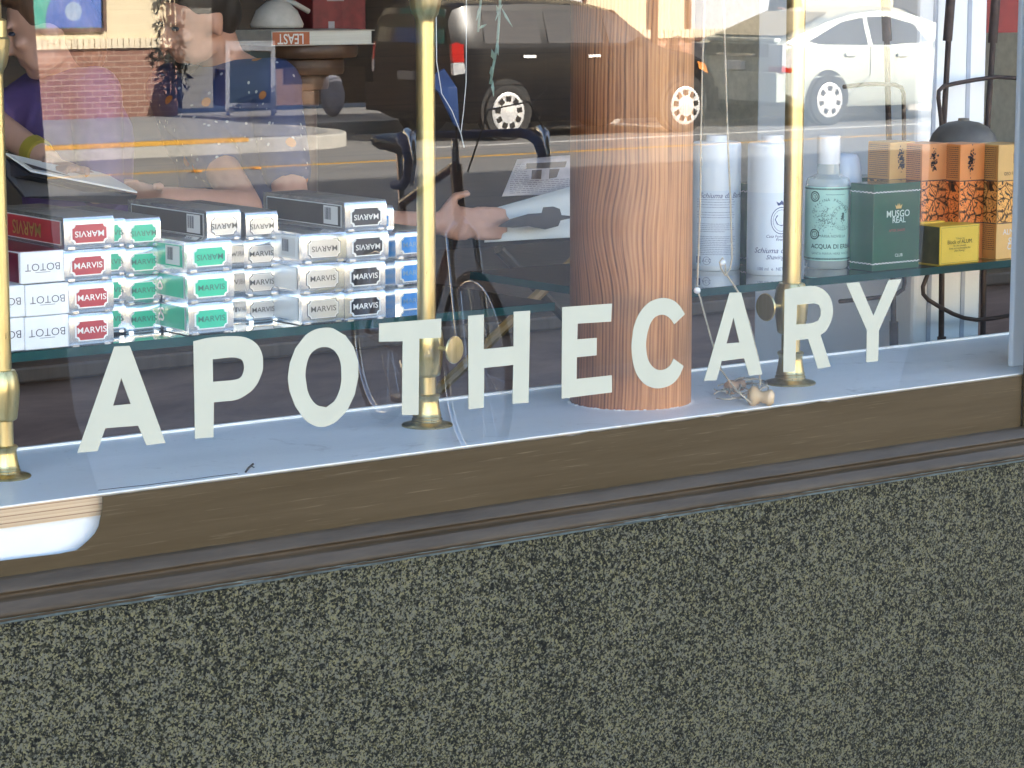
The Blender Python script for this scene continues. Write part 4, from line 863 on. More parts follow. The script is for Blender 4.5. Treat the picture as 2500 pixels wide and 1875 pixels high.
def hand(mb, w, p, nrm, side, s=1., curl=.6):      # wrist, pointing direction, palm normal
    p = Vector(p).normalized(); nrm = Vector(nrm).normalized(); t = p.cross(nrm).normalized()*side; nrm = t.cross(p).normalized()*side
    m = Matrix((p, t, nrm)).transposed(); w = Vector(w)
    mb.ell(w+p*.048*s, (.054*s,.041*s,.016*s), m)
    for i, (l, o_) in enumerate(((.072,.030),(.080,.010),(.074,-.011),(.058,-.030))):
        a = w+p*.088*s+t*o_*s; d = (p+nrm*-.15).normalized(); b_ = a+d*l*.45*s; d2 = (p*math.cos(curl)-nrm*math.sin(curl)); c = b_+d2*l*.32*s; d3 = (p*math.cos(curl*1.8)-nrm*math.sin(curl*1.8)); e = c+d3*l*.26*s
        mb.cap(a, .0095*s, b_, .0088*s, 8); mb.cap(b_, .0088*s, c, .0082*s, 8); mb.cap(c, .0082*s, e, .0072*s, 8)
    a = w+p*.02*s+t*.032*s; b_ = a+(p*.6+t*.75-nrm*.2).normalized()*.038*s; c = b_+(p*.95+t*.2-nrm*.35).normalized()*.03*s
    mb.cap(w+p*.015*s+t*.015*s, .014*s, a, .013*s, 8); mb.cap(a, .0125*s, b_, .0105*s, 8); mb.cap(b_, .0105*s, c, .009*s, 8)
def torso(mb, pel, chest, neck, shl, shr, g=0.):
    pel, chest, neck, shl, shr = map(Vector, (pel, chest, neck, shl, shr))
    mb.cap(pel, .135+g, chest.lerp(pel,.5), .12+g, 16); mb.cap(chest.lerp(pel,.5), .12+g, chest, .135+g, 16)
    mid = (shl+shr)/2; mb.cap(chest, .13+g, mid-Vector((0,0,.07)), .095+g, 16); mb.cap(shl, .06+g, shr, .06+g, 14)
    for s_ in (shl, shr): mb.cap(s_, .058+g, chest.lerp(s_,.55)-Vector((0,0,.06)), .085+g, 14); mb.cap(s_, .045+g, neck, .05+g, 12)
def spotted():
    m, n, b = NM('dotted_shirt'); v = nd(n, 'ShaderNodeTexVoronoi', Scale=34.); tc = n.nodes.new('ShaderNodeTexCoord'); L(n, tc.outputs['Object'], v.inputs['Vector'])
    v2 = nd(n, 'ShaderNodeTexVoronoi', Scale=11.); L(n, tc.outputs['Object'], v2.inputs['Vector'])
    a = ramp(n, v.outputs['Distance'], [(.0, (.5,.5,.5)), (.12, (.4,.42,.45)), (.16, (.028,.042,.125))])
    c = ramp(n, v2.outputs['Distance'], [(.13, (.5,.16,.02)), (.17, (0,0,0))]); w_ = ramp(n, v2.outputs['Distance'], [(.13, (1,1,1)), (.17, (0,0,0))])
    mm = nd(n, 'ShaderNodeMix', data_type='RGBA'); L(n, w_, mm.inputs[0]); L(n, a, mm.inputs[6]); L(n, c, mm.inputs[7]); L(n, mm.outputs[2], b.inputs['Base Color']); b.inputs['Roughness'].default_value = .8; return m
def eyes(g, parent, s=1.):
    for q in (-1,1): obj('eye', MB().ell(g(.081,q*.032,.016), (.008*s,.012*s,.006*s)), MAT['ink'], parent, smooth=True)
# man with magazine
YM = 3.6
mt = thing('person', 'man in a dotted dark blue shirt looking down at a magazine', 'person', (P(600,280,YM).x, YM, .17)); o = mt.location
V = lambda px, py, Y: P(px, py, Y)-o
hc = V(476,42,YM-.02); f_ = Vector((-1.,.0,-.5))
b1 = MB(); gh, hm = head(b1, hc, f_, (-.25,-.2,1), .98)
nk = V(540,150,YM+.05); b1.cap(gh(-.03,0,-.06), .058, nk, .06)
shN, shF = V(668,212,YM-.13), V(425,222,YM+.16); chest = V(570,330,YM+.02); pel = Vector((chest.x+.05, chest.y+.08, .80))
elN, elF = V(720,545,YM-.35), V(600,508,YM-.3); wrN = V(1068,545,YM-.45); wrF = V(375,482,YM-.35)
torso(b1, pel, chest, nk, shN, shF)
b1.cap(shN, .052, elN, .042); b1.cap(elN, .042, wrN, .028); b1.cap(shF, .052, elF, .042); b1.cap(elF, .042, wrF, .028)
hand(b1, wrN, V(1180,545,YM-.5)-wrN, Vector((.15,-1,.15)), -1, 1.12, .4); hand(b1, wrF, V(290,450,YM-.38)-wrF, Vector((.1,.5,1)), -1, 1., .5)
for q in (-.1,.1):
    hp = pel+Vector((.0,q,-.05)); b1.cap(hp, .09, hp+Vector((-.02,0,-.36)), .058); b1.cap(hp+Vector((-.02,0,-.36)), .058, Vector((hp.x+.02,hp.y,.06)), .04); b1.cap((hp.x+.02,hp.y,.035), .035, (hp.x-.15,hp.y,.03), .03)
bo = obj('body', b1, MAT['skin'], mt); remesh(bo, .007, 4)
sb = MB(); torso(sb, pel, chest, nk-Vector((0,0,.045)), shN, shF, .014); sb.cap(shN, .068, shN.lerp(elN,.62), .062); sb.cap(shF, .068, shF.lerp(elF,.62), .062)
so_ = obj('shirt', sb, spotted(), mt); remesh(so_, .009, 3)
cb = MB(); 
for q in (-1,1): cb.prism([nk+Vector((-.02,0,-.005)), gh(.02,q*.06,-.135), gh(.055,q*.03,-.2), nk+Vector((-.06,q*.02,-.05))], (0,0,.004))
obj('collar', cb, spotted(), mt)
pb = MB(); 
for q in (-.1,.1):
    hp = pel+Vector((.0,q,-.05)); pb.cap(hp+Vector((0,0,.08)), .125, hp+Vector((-.02,0,-.36)), .075); pb.cap(hp+Vector((-.02,0,-.36)), .075, Vector((hp.x+.02,hp.y,.1)), .06)
remesh(obj('trousers', pb, plain('dark_denim', (.02,.025,.045), .8), mt), .012, 3)
hb_ = MB(); hb_.ell(gh(-.03,0,.05), (.096,.084,.088), hm); hb_.ell(gh(-.06,0,.0), (.066,.078,.085), hm); hb_.ell(gh(.03,0,.105), (.06,.062,.026), hm)
remesh(obj('hair', hb_, MAT['hair'], mt), .007, 3)
bb = MB(); bb.ell(gh(.066,0,-.098), (.03,.036,.024), hm); bb.ell(gh(.088,0,-.044), (.008,.022,.005), hm); obj('beard', bb, MAT['hair'], mt, smooth=True); eyes(gh, mt)
# his magazine
mgz = thing('magazine', 'open magazine with a photo of a suited figure held in a hand', 'magazine', V(1300,540,YM-.5)+o, 0); mo_ = mgz.location
MV = lambda px, py, Y=YM-.5: P(px, py, Y)-mo_
def sheet(pts, n=10):
    # pts: four corners (a,b along the lower edge; c,d upper), gently curled
    a, b_, c, d = pts; vs = []; nn = Vector((0,-1,.2)).normalized()
    for i in range(n+1):
        u = i/n
        for j in range(5):
            w_ = j/4; p = a.lerp(b_,u).lerp(d.lerp(c,u), w_); vs.append(p+nn*(.012*math.sin(u*math.pi)*(1-w_*.4)))
    return vs, [(i*5+j,(i+1)*5+j,(i+1)*5+j+1,i*5+j+1) for i in range(n) for j in range(4)]
pg = MB().add(*sheet([MV(1182,592), MV(1510,575), MV(1500,425,YM-.42), MV(1195,512,YM-.45)])); p1 = obj('page', pg, MAT['paper'], mgz, smooth=True); p1.modifiers.new('t','SOLIDIFY').thickness = .002
pg = MB().add(*sheet([MV(1225,480,YM-.38), MV(1510,470,YM-.36), MV(1500,372,YM-.30), MV(1262,390,YM-.32)])); p2 = obj('page', pg, plain('page_mauve', (.52,.46,.47), .55), mgz, smooth=True); p2.modifiers.new('t','SOLIDIFY').thickness = .002
def blot(pts, Y, mat, nm): return obj(nm, MB().prism([MV(x,y,Y) for x,y in pts], (0,-.0015,0)), mat, mgz)
blot([(1215,553),(1245,535),(1290,522),(1322,520),(1326,506),(1350,504),(1366,510),(1370,525),(1392,527),(1392,533),(1368,538),(1362,552),(1330,560),(1305,556),(1290,552),(1250,556)], YM-.545, plain('suit_print', (.035,.035,.045), .5), 'printed_figure')
blot([(1285,399),(1383,394),(1379,408),(1284,413)], YM-.42, plain('dark_print', (.05,.04,.04), .5), 'printed_panel'); blot([(1299,415),(1322,414),(1320,437),(1297,437)], YM-.42, plain('brown_print', (.09,.06,.05), .5), 'printed_panel'); blot([(1342,413),(1366,412),(1358,433),(1340,436)], YM-.42, plain('brown_print2', (.08,.06,.055), .5), 'printed_panel')
g = MB()
for i in range(16):
    y = 402+i*4.6; x0, x1 = (1262-i*1.9, 1284) if i < 9 else (1245, 1490-i*3)
    while x0 < x1:
        e = random.uniform(4, 13); g.prism([MV(x, yy-(x-1240)*.05, YM-.425) for x, yy in ((x0,y),(x0+e,y),(x0+e,y+1.5),(x0,y+1.5))], (0,-.0008,0)); x0 += e+3
obj('print_lines', g, plain('grey_text', (.22,.2,.2), .6), mgz)
# woman reading
YW = 3.3
wt = thing('person', 'woman in a purple top in profile reading an open book', 'person', (P(170,300,YW).x, YW, .17)); o = wt.location
V = lambda px, py, Y: P(px, py, Y)-o
hc = V(112,62,YW); f_ = Vector((-.85,.52,-.40)); b2 = MB(); gw, hm2 = head(b2, hc, f_, (-.3,0,1), .93)
nk = V(165,185,YW+.04); b2.cap(gw(-.035,0,-.06), .046, nk, .05)
shN, shF = V(232,226,YW-.1), V(96,232,YW+.14); chest = V(185,340,YW+.02); pel = Vector((chest.x+.03, chest.y+.05, .82))
torso(b2, pel, chest, nk, shN, shF, -.02)
elN, elF = V(40,300,YW-.32), V(60,430,YW+.0); elN = V(250,470,YW-.2); wrN = V(160,420,YW-.3); elF = V(-20,300,YW-.02); wrF = V(120,392,YW-.22)
b2.cap(shN, .046, elN, .036); b2.cap(elN, .036, wrN, .025); b2.cap(shF, .044, elF, .036); b2.cap(elF, .037, wrF, .026)
hand(b2, wrF, V(190,425,YW-.3)-wrF, Vector((.2,.3,1)), 1, .92, .5); hand(b2, wrN, V(120,420,YW-.4)-wrN, Vector((0,.3,1)), -1, .92, .6)
for q in (-.09,.09):
    hp = pel+Vector((.0,q,-.05)); b2.cap(hp, .09, hp+Vector((-.02,0,-.36)), .055); b2.cap(hp+Vector((-.02,0,-.36)), .055, Vector((hp.x+.02,hp.y,.06)), .037); b2.cap((hp.x+.02,hp.y,.03), .03, (hp.x-.14,hp.y,.03), .028)
remesh(obj('body', b2, MAT['skin_pale'], wt), .0065, 4)
tb = MB(); torso(tb, pel, chest, nk+Vector((0,0,-.07)), shN, shF, .0); tb.cap(shN, .062, shN.lerp(elN,.98), .05); tb.cap(shF, .060, shF.lerp(elF,.85), .05); remesh(obj('top', tb, plain('purple_jersey', (.075,.04,.14), .8, var=.2, vs=12), wt), .009, 3)
pb = MB()
for q in (-.09,.09):
    hp = pel+Vector((.0,q,-.05)); pb.cap(hp+Vector((0,0,.05)), .115, hp+Vector((-.02,0,-.36)), .07); pb.cap(hp+Vector((-.02,0,-.36)), .07, Vector((hp.x+.02,hp.y,.1)), .055)
remesh(obj('trousers', pb, plain('green_cotton', (.03,.045,.03), .85), wt), .012, 3)
hb_ = MB(); hb_.ell(gw(-.032,0,.045), (.092,.084,.088), hm2); hb_.ell(gw(-.07,0,-.03), (.055,.072,.11), hm2); hb_.ell(gw(.03,0,.102), (.055,.065,.03), hm2); remesh(obj('hair', hb_, MAT['hair_brown'], wt), .007, 3); eyes(gw, wt, .9)
a, b_ = elF.lerp(wrF,.70), elF.lerp(wrF,.84); obj('wrist_watch', MB().tube([a, b_], .034, 18), plain('yellow_strap', (.28,.22,.03), .4), wt, smooth='auto')
bk2 = thing('open_book', 'open white paged book held by the woman in purple', 'book', V(170,430,YW-.35)+o); q0 = bk2.location
BV = lambda px, py, Y: P(px, py, Y)-q0
obj('page', MB().prism([BV(14,378,YW-.45), BV(75,420,YW-.5), BV(335,472,YW-.42), BV(255,425,YW-.2), BV(120,402,YW-.22)], (0,0,.004)), MAT['paper'], bk2)
obj('cover', MB().prism([BV(14,384,YW-.45), BV(75,428,YW-.5), BV(335,477,YW-.42), BV(325,500,YW-.4), BV(60,480,YW-.46), BV(18,430,YW-.45)], (0,.01,-.002)), plain('dark_cover', (.02,.02,.03), .5), bk2)

# bamboo sprig and blue pennant hanging inside
Yb = .42; o = P(1215,40,Yb)
bbm = tag(thing('bamboo_sprig', 'pale green bamboo sprig with thin leaves hanging inside the glass', 'plant', o), 'pale green bamboo sprig with thin leaves hanging inside the glass', 'plant')
bgm = plain('bamboo_green', (.20,.30,.24), .5, var=.2, vs=20); V = lambda x, y: P(x, y, Yb)-o
obj('stalk', MB().tube([V(1226,-900), V(1224,-60), V(1219,40), V(1214,110), V(1203,170), V(1197,205)], .0016, 8), bgm, bbm, smooth=True)
obj('stalk', MB().tube([V(1190,-700), V(1178,-40), V(1172,20), V(1167,78)], .0014, 8), bgm, bbm, smooth=True)
g = MB()
for x0, y0, x1, y1, w_ in ((1224,10,1198,50,4),(1219,40,1201,12,4),(1216,80,1204,100,3),(1207,150,1189,118,5),(1212,95,1205,135,5),(1222,20,1240,66,4),(1172,10,1152,50,4),(1168,70,1178,58,3),(1200,190,1188,160,4),(1200,195,1194,235,5),(1226,-5,1206,-30,4)):
    a, b_ = Vector((x0,y0)), Vector((x1,y1)); n_ = Vector((-(b_-a).y,(b_-a).x)).normalized()*w_; m_ = a.lerp(b_,.45)
    g.add([V(*a)+Vector((0,-.002,0)), V(*(m_+n_))+Vector((0,-.005,0)), V(*b_)+Vector((0,-.009,0)), V(*(m_-n_))+Vector((0,-.003,0))], [(0,1,2,3)])
lv = obj('leaf_spray', g, bgm, bbm); lv.modifiers.new('t','SOLIDIFY').thickness = .0006
Yb = .62; o = P(1100,200,Yb); V = lambda x, y: P(x, y, Yb)-o
pn = thing('blue_pennant', 'blue cloth pennant hanging by thin wires behind the middle brass post', 'pennant', o)
obj('cloth', MB().prism([V(1040,195), V(1085,168), V(1116,215), V(1122,312), V(1112,306), V(1075,228)], (0,.004,0)), plain('blue_cloth', (.025,.06,.17), .8, var=.25, vs=25), pn)
obj('wire', MB().tube([V(1060,-400), V(1066,150), V(1078,228), V(1103,270), V(1125,325), V(1133,360)], .0007, 6).tube([V(1140,-400), V(1138,200), V(1132,270), V(1125,325)], .0006, 6), MAT['paper'], pn)

# ------------------------------------------------------------------ street seen in the glass
# far building
fb = thing('brick_building', 'cream and red brick building across the street with a dark shop front', 'building', (0,-WY,0))
ZB1, ZB2 = .97, 1.085
sx0, sx1 = 14.55, 18.3            # dark shop front between
br = bricks('red_brick', (.29,.145,.105), (.235,.11,.08), (.42,.30,.24)); cs = plain('cream_stucco', (.80,.68,.46), .8, var=.04, vs=3)
obj('brick_base', MB().box((-60,-.3,.15),(sx0,0,ZB1)).box((sx1,-.3,.15),(90,0,ZB1)), br, fb)
rw = MB(); x = 4.
while x < 32:
    if not sx0-.1 < x < sx1+.02:
        h_ = random.uniform(-.004,.004); rw.box((x,-.2,ZB1+.001),(x+.066,.05+h_,ZB2+h_*.5))
    x += .076
obj('sill_course', rw, plain('cream_brick', (.78,.68,.5), .8, var=.12, vs=7), fb)
obj('stucco_wall', MB().box((-60,-.3,ZB2),(sx0,-.005,5.2)).box((sx1,-.3,ZB2),(90,-.005,5.2)).box((sx0,-.3,2.9),(sx1,-.005,5.2)), cs, fb)
dk = plain('dark_shopfront', (.035,.028,.025), .5, var=.3, vs=3)
obj('shop_front', MB().box((sx0,-2.2,.15),(sx1,-2.1,2.9)).box((sx0-.05,-2.2,.15),(sx0,-.3,2.9)).box((sx1,-2.2,.15),(sx1+.05,-.3,2.9)).box((sx0,-2.2,2.9),(sx1,-.31,2.95)), dk, fb)
obj('awning', MB().prism([(sx0-.1,0,2.9),(sx1+.1,0,2.9),(sx1+.1,.5,2.75),(sx0-.1,.5,2.75)], (0,0,.05)), plain('awning_cloth', (.04,.03,.03), .8), fb)
obj('clapboard_pier', MB().box((15.45,-1.7,.15),(15.9,-1.45,2.9)), planks('clapboard', ((.13,.13,.12),(.17,.165,.15)), 9, 'z', .012), fb)
obj('wooden_bench', MB().box((16.2,-1.9,.15),(18.2,-1.4,.62)), planks('bench_planks', ((.1,.05,.025),(.16,.08,.04)), 7, 'z', .01), fb)
obj('downpipe', MB().tube([(M(1592,0,WY).x,.06,.2),(M(1592,0,WY).x,.06,5)], .05, 12), plain('brown_pipe', (.14,.06,.035), .5), fb, smooth=True)
obj('doorway', MB().box((26.6,-.3,.15),(28.6,.012,2.6)), dk, fb)
def poster(pl, pr, pyb, label, col, kind):
    a, b_ = M(pl,0,WY).x, M(pr,0,WY).x; zb = P((pl+pr)/2,pyb,WY).z
    t = thing('framed_poster', label, 'poster', ((a+b_)/2,-WY+.01,zb), 0, 'framed posters on the wall across the street'); w = (b_-a)/2
    obj('frame', MB().box((-w,0,0),(-w+.045,.04,1.3)).box((w-.045,0,0),(w,.04,1.3)).box((-w+.0451,0,0),(w-.0451,.04,.045)).box((-w+.0451,0,1.255),(w-.0451,.04,1.3)), plain('poster_frame', (.12,.06,.04), .5), t)
    s_ = obj('sheet', MB().box((-w+.046,.005,.046),(w-.046,.015,1.254)), plain('poster_'+kind, col, .4, var=.05, vs=2), t)
    g = MB()
    if kind == 'blue':
        n_ = 40; pts = [(.34+.5*math.cos(2*math.pi*i/n_), .12+.5*math.sin(2*math.pi*i/n_)) for i in range(n_)]
        pts = [(max(-w+.05,min(w-.05,x)), max(.05,min(1.25,z))) for x, z in pts]
        g.prism([(x,.0152,z) for x, z in pts], (0,.002,0)); obj('disc', g, plain('disc_blue', (.08,.17,.52), .4), s_)
        g = MB(); g.prism([(.2+.11*math.cos(2*math.pi*i/24),.0176,.24+.11*math.sin(2*math.pi*i/24)) for i in range(24)], (0,.001,0)); obj('pale_spot', g, plain('disc_pale', (.3,.42,.62), .4), s_)
    else:
        for i in range(4): g.box((-w*.7,.0152,.62+i*.05),(w*.55,.0165,.632+i*.05))
        for i in range(16):
            x = random.uniform(-w*.8,w*.8); g.box((x,.0152,.08),(x+random.uniform(.02,.08),.0165,.1+random.random()*.06))
        obj('print', g, plain('grey_print', (.3,.32,.36), .5), s_)
poster(20, 256, 80, 'poster with a blue disc on teal hung on the cream wall', (.07,.42,.34), 'blue')
poster(985, 1427, 18, 'white poster behind the roof of the black car', (.66,.66,.66), 'white')
poster(1676, 1905, 97, 'white poster on the wall between the two parked cars', (.62,.63,.66), 'sketch')
# sandwich board
def aframe():
    c = PZ(600,280,.15); t = thing('sandwich_board', 'grey sandwich board standing on the far pavement before the dark shop front', 'sign', (c.x-.35,-25.1,.15), R(34))
    m_ = plain('board_frame', (.30,.31,.33), .5)
    for s_ in (-1,1):
        rot = Euler((R(19)*s_,0,0)).to_matrix()
        fr_ = MB(); 
        for q in ((-.29,-.02,0,-.24,.02,.9),(.24,-.02,0,.29,.02,.9),(-.24,-.02,.78,.24,.02,.9),(-.24,-.02,.08,.24,.02,.14)): fr_.box(q[:3], q[3:], rot, (0,0,.88))
        p = obj('panel', fr_, m_, t); obj('slate', MB().box((-.238,-.008,.142),(.238,.008,.778), rot, (0,0,.88)), plain('slate', (.02,.035,.035), .4), p)
aframe()
# leafy shrub in a pot by the dark shop front
def leafcloud(c, rad, n, s, seed):
    rnd = random.Random(seed); mb_ = MB()
    for i in range(n):
        while True:
            d = Vector((rnd.uniform(-1,1), rnd.uniform(-1,1), rnd.uniform(-1,1)))
            if d.length < 1 and rnd.random() < .35+.65*d.length: break
        p = Vector(c)+Vector((d.x*rad[0], d.y*rad[1], d.z*rad[2])); e = Euler((rnd.random()*6, rnd.random()*6, rnd.random()*6)).to_matrix(); q = s*rnd.uniform(.6,1.3)
        mb_.add([p+e@Vector(v) for v in ((-q,0,0),(-q*.3,q*.38,q*.1),(q,0,0),(-q*.3,-q*.38,q*.1))], [(0,1,2,3)])
    return mb_
sc_ = M(425,100,25.4)
sh = thing('leafy_shrub', 'leafy dark shrub growing at the corner of the brick wall', 'plant', (sc_.x+.32,-26.0,.15))
lf = plain('dark_leaf', (.014,.016,.012), .6, var=.4, vs=6)
cl_ = MB()
for c, r_, n in (((.05,0,.5),(.2,.16,.3),120), ((-.05,0,.85),(.24,.16,.3),110), ((.02,0,1.3),(.2,.16,.35),90), ((-.1,0,1.7),(.18,.16,.35),80), ((.05,0,2.1),(.25,.16,.3),120)):
    q = leafcloud(c, r_, n, .055, n); cl_.add(q.v, q.f)
obj('foliage', cl_, lf, sh); obj('stem', MB().tube([(0,0,.2),(.03,0,1),(0,0,2)], .022, 8), MAT['dark'], sh)
# street tree on the near kerb
tx = M(-62,300,5.6)
tr = thing('street_tree', 'street tree with a thick shaded brown trunk on the near pavement', 'tree', (tx.x,-5.6,.15))
obj('trunk', MB().tube([(.03,0,-.05),(.02,0,.3),(0,0,.9),(-.02,0,1.6),(-.03,.02,2.6),(0,0,3.6),(.1,.1,5.2)], [.36,.275,.235,.215,.2,.18,.1], 20).tube([(0,0,3.2),(.7,.3,4.4),(1.3,.5,5.2)], [.12,.08,.04], 10).tube([(0,0,3.),(-.8,-.3,4.2),(-1.4,-.2,5.1)], [.12,.08,.04], 10),
    plain('bark', (.075,.052,.036), .85, var=.4, vs=7, sc=(1,1,.3), bmp=.6, bd=.02), tr, smooth=True)
cl_ = MB()
for c, r_, n in (((0,0,6),(1.6,1.5,1.2),900), ((1.3,.4,5.4),(1.1,1,.9),500), ((-1.4,-.2,5.3),(1.1,1,.9),500)): q = leafcloud(c, r_, n, .11, n); cl_.add(q.v, q.f)
obj('crown', cl_, plain('green_leaf', (.05,.09,.03), .6, var=.4, vs=3), tr)

bq = M(812,215,24.7); bp_ = thing('backpack', 'grey backpack left standing on the far pavement beside the black car', 'backpack', (bq.x,-24.7,.15), R(20))
g = MB().ell((0,0,.24), (.15,.10,.24)).ell((0,.09,.17), (.11,.05,.13)).ell((0,0,.40), (.12,.09,.10)); o = obj('bag', g, plain('grey_nylon', (.30,.29,.32), .8, var=.15, vs=12), bp_); remesh(o, .012, 5)
obj('strap', MB().tube([(-.08,-.1,.42),(-.09,-.16,.3),(-.08,-.1,.08)], .014, 8, flat=.4).tube([(.08,-.1,.42),(.09,-.16,.3),(.08,-.1,.08)], .014, 8, flat=.4).tube([(-.04,0,.48),(0,0,.54),(.04,0,.48)], .01, 8), MAT['black'], bp_)
t2 = M(2412,300,5.4); r2 = tr.copy(); COL.objects.link(r2); r2.location = (t2.x,-5.4,.15); r2.rotation_euler = (0,0,R(130))  # second tree, added as a dark upright that blocks the reflection here
for ch in list(tr.children): c = ch.copy(); COL.objects.link(c); c.parent = r2
tag(tr, 'thick shaded street tree trunk mirrored at the left end of the window', 'tree', 'street trees on the near pavement'); tag(r2, 'tree trunk added to block the mirrored street at the right end by the jamb', 'tree', 'street trees on the near pavement')
# ------------------------------------------------------------------ cars
TYRE = plain('tyre', (.02,.02,.02), .7); HUB = plain('hub_silver', (.8,.8,.8), .32, .45); CHROME = plain('chrome', (.7,.7,.72), .12, 1., var=.03); GLS = plain('car_glass', (.03,.034,.04), .05, spec=.5, coat=.1)
RED = plain('red_lens', (.5,.015,.012), .12, coat=.8); CLR = plain('clear_lens', (.6,.6,.6), .1, coat=.8); AMB = plain('amber_lens', (.7,.22,.02), .15, coat=.8)
def car(name, label, x0, ynear, L_, hw, roof, belt, bot, paint, wheels, rw_, hubr, wins, spokes, rearbits):
    t = thing(name, label, 'car', (x0, ynear-hw, 0)); n_ = 12
    def zi(tab, x):
        for (a, za), (b_, zb) in zip(tab, tab[1:]):
            if a <= x <= b_: return za+(zb-za)*(x-a)/(b_-a)
        return tab[0][1] if x < tab[0][0] else tab[-1][1]
    xs = sorted(set([round(i*L_/46,3) for i in range(47)])); vs = []; m_ = 16
    def taper(x): return 1-.10*max(0,(x-(L_-.7))/.7)**2-.05*max(0,(.35-x)/.35)**2
    def side_y(x, z):
        w = hw*taper(x); zb, zr = zi(belt,x), zi(roof,x)
        if z <= zb: return w*(1-.05*abs((z-.62)/.5)**2)
        return w*(.97-.2*(z-zb)/.5)
    for x in xs:
        zb, zr, z0 = zi(belt,x), max(zi(roof,x), zi(belt,x)+.015), zi(bot,x)
        half = [(0,z0),(hw*taper(x)*.9,z0)] + [(side_y(x,z),z) for z in (z0+.08, (z0+zb)/2, zb-.03, zb)] + [(side_y(x,zb+(zr-zb)*q), zb+(zr-zb)*q) for q in (.5,.88)] + [(side_y(x,zr)*.82,zr-.004),(0,zr+.012)]
        vs.append(half)
    k = len(vs[0]); mb_ = MB(); V_ = []
    for x, h_ in zip(xs, vs):
        V_ += [(x, y, z) for y, z in h_] + [(x, -y, z) for y, z in h_[1:-1][::-1]]
    m_ = 2*k-2; nx = len(xs)
    mb_.add(V_, [(i*m_+j, i*m_+(j+1)%m_, (i+1)*m_+(j+1)%m_, (i+1)*m_+j) for i in range(nx-1) for j in range(m_)] + [tuple(range(m_))[::-1], tuple(range((nx-1)*m_, nx*m_))])
    bo_ = obj('body', mb_, paint, t, smooth='auto')
    def patch(nm, pts, mat, out=.006, par=None, th=.012):
        for s_ in (1,-1):
            r = [Vector((x, s_*(side_y(x,z)+out), z)) for x, z in pts]; obj(nm, MB().prism(r, (0,-s_*th,0)), mat, par or t, bevel=.003)
    for w in wins: patch('window', w, GLS)
    for wx in wheels:
        for s_ in (1,-1):
            cy = s_*(hw-.075); obj('wheel_arch', MB().lathe([(rw_*1.13,-.005 if s_ > 0 else .005),(rw_*1.13,.012*s_ if s_ > 0 else -.012)], (wx, s_*(hw*.985), rw_+.02), 32, 'y'), TYRE, t)
            wh = obj('wheel', MB().lathe([(hubr*.9,-.09),(rw_*.93,-.1),(rw_,-.075),(rw_,.075),(rw_*.95,.098),(hubr*1.02,.105),(hubr*.9,.09)], (wx, cy, rw_), 36, 'y'), TYRE, t, smooth='auto')
            g = MB().lathe([(hubr,.0),(hubr,.022),(hubr*.9,.03),(hubr*.78,.024),(hubr*.4,.034),(hubr*.12,.04),(.002,.04)] if s_ > 0 else [(hubr,.0),(hubr,-.022),(hubr*.9,-.03),(hubr*.4,-.034),(.002,-.04)], (wx, cy+s_*.088, rw_), 36, 'y'); hb = obj('hub_cap', g, HUB, wh, smooth='auto')
            g = MB()
            for i in range(spokes):
                a = 2*math.pi*i/spokes; rot = Matrix.Rotation(a, 3, 'Y'); c = Vector((wx, cy+s_*.12, rw_)); q = rot @ Vector((0,0,hubr*.68))
                g.box(c+q-Vector((hubr*.13,.006,hubr*.14)), c+q+Vector((hubr*.13,.006,hubr*.14)), rot)
            obj('slot', g, MAT['black'], hb)
    for hx, hz in rearbits['handles']: patch('door_handle', [(hx-.09,hz-.018),(hx+.09,hz-.018),(hx+.09,hz+.018),(hx-.09,hz+.018)], paint if rearbits['hp'] else CHROME, .03, th=.03)
    for pts, mat, nm in rearbits['lights']: patch(nm, pts, mat, .012, th=.05)
    for d in rearbits['seams']:
        for s_ in (1,-1):
            for a, b_ in zip(d, d[1:]): obj('seam', MB().tube([(a[0], s_*(side_y(*a)+.001), a[1]), (b_[0], s_*(side_y(*b_)+.001), b_[1])], .0045, 6), MAT['black'], t)
    for s_ in (1,-1):
        mx = rearbits['mirror']; obj('mirror', MB().ell((mx[0], s_*(side_y(*mx)+.09), mx[1]), (.07,.09,.065)), paint, t, smooth=True)
    for bx in rearbits['rear']: obj(bx[0], MB().box(bx[1], bx[2]), bx[3], t, bevel=.012)
    # rear window and windscreen as panels on the sloping ends
    for nm, a, b_, wa, wb_ in rearbits['ends']:
        r = [(a[0],-wa,a[1]),(a[0],wa,a[1]),(b_[0],wb_,b_[1]),(b_[0],-wb_,b_[1])]; nrm = (Vector(r[1])-Vector(r[0])).cross(Vector(r[3])-Vector(r[0])).normalized(); nrm = nrm if nrm.z > 0 or (nrm.z > -.2 and nrm.x*(a[0]-L_/2) > 0) else -nrm
        obj(nm, MB().prism([Vector(p)+nrm*.022 for p in r], -nrm*.02), GLS, t)
    return t
bp = plain('black_car_paint', (.005,.006,.009), .25, var=.05, coat=.08, spec=.12)
HWX = .84
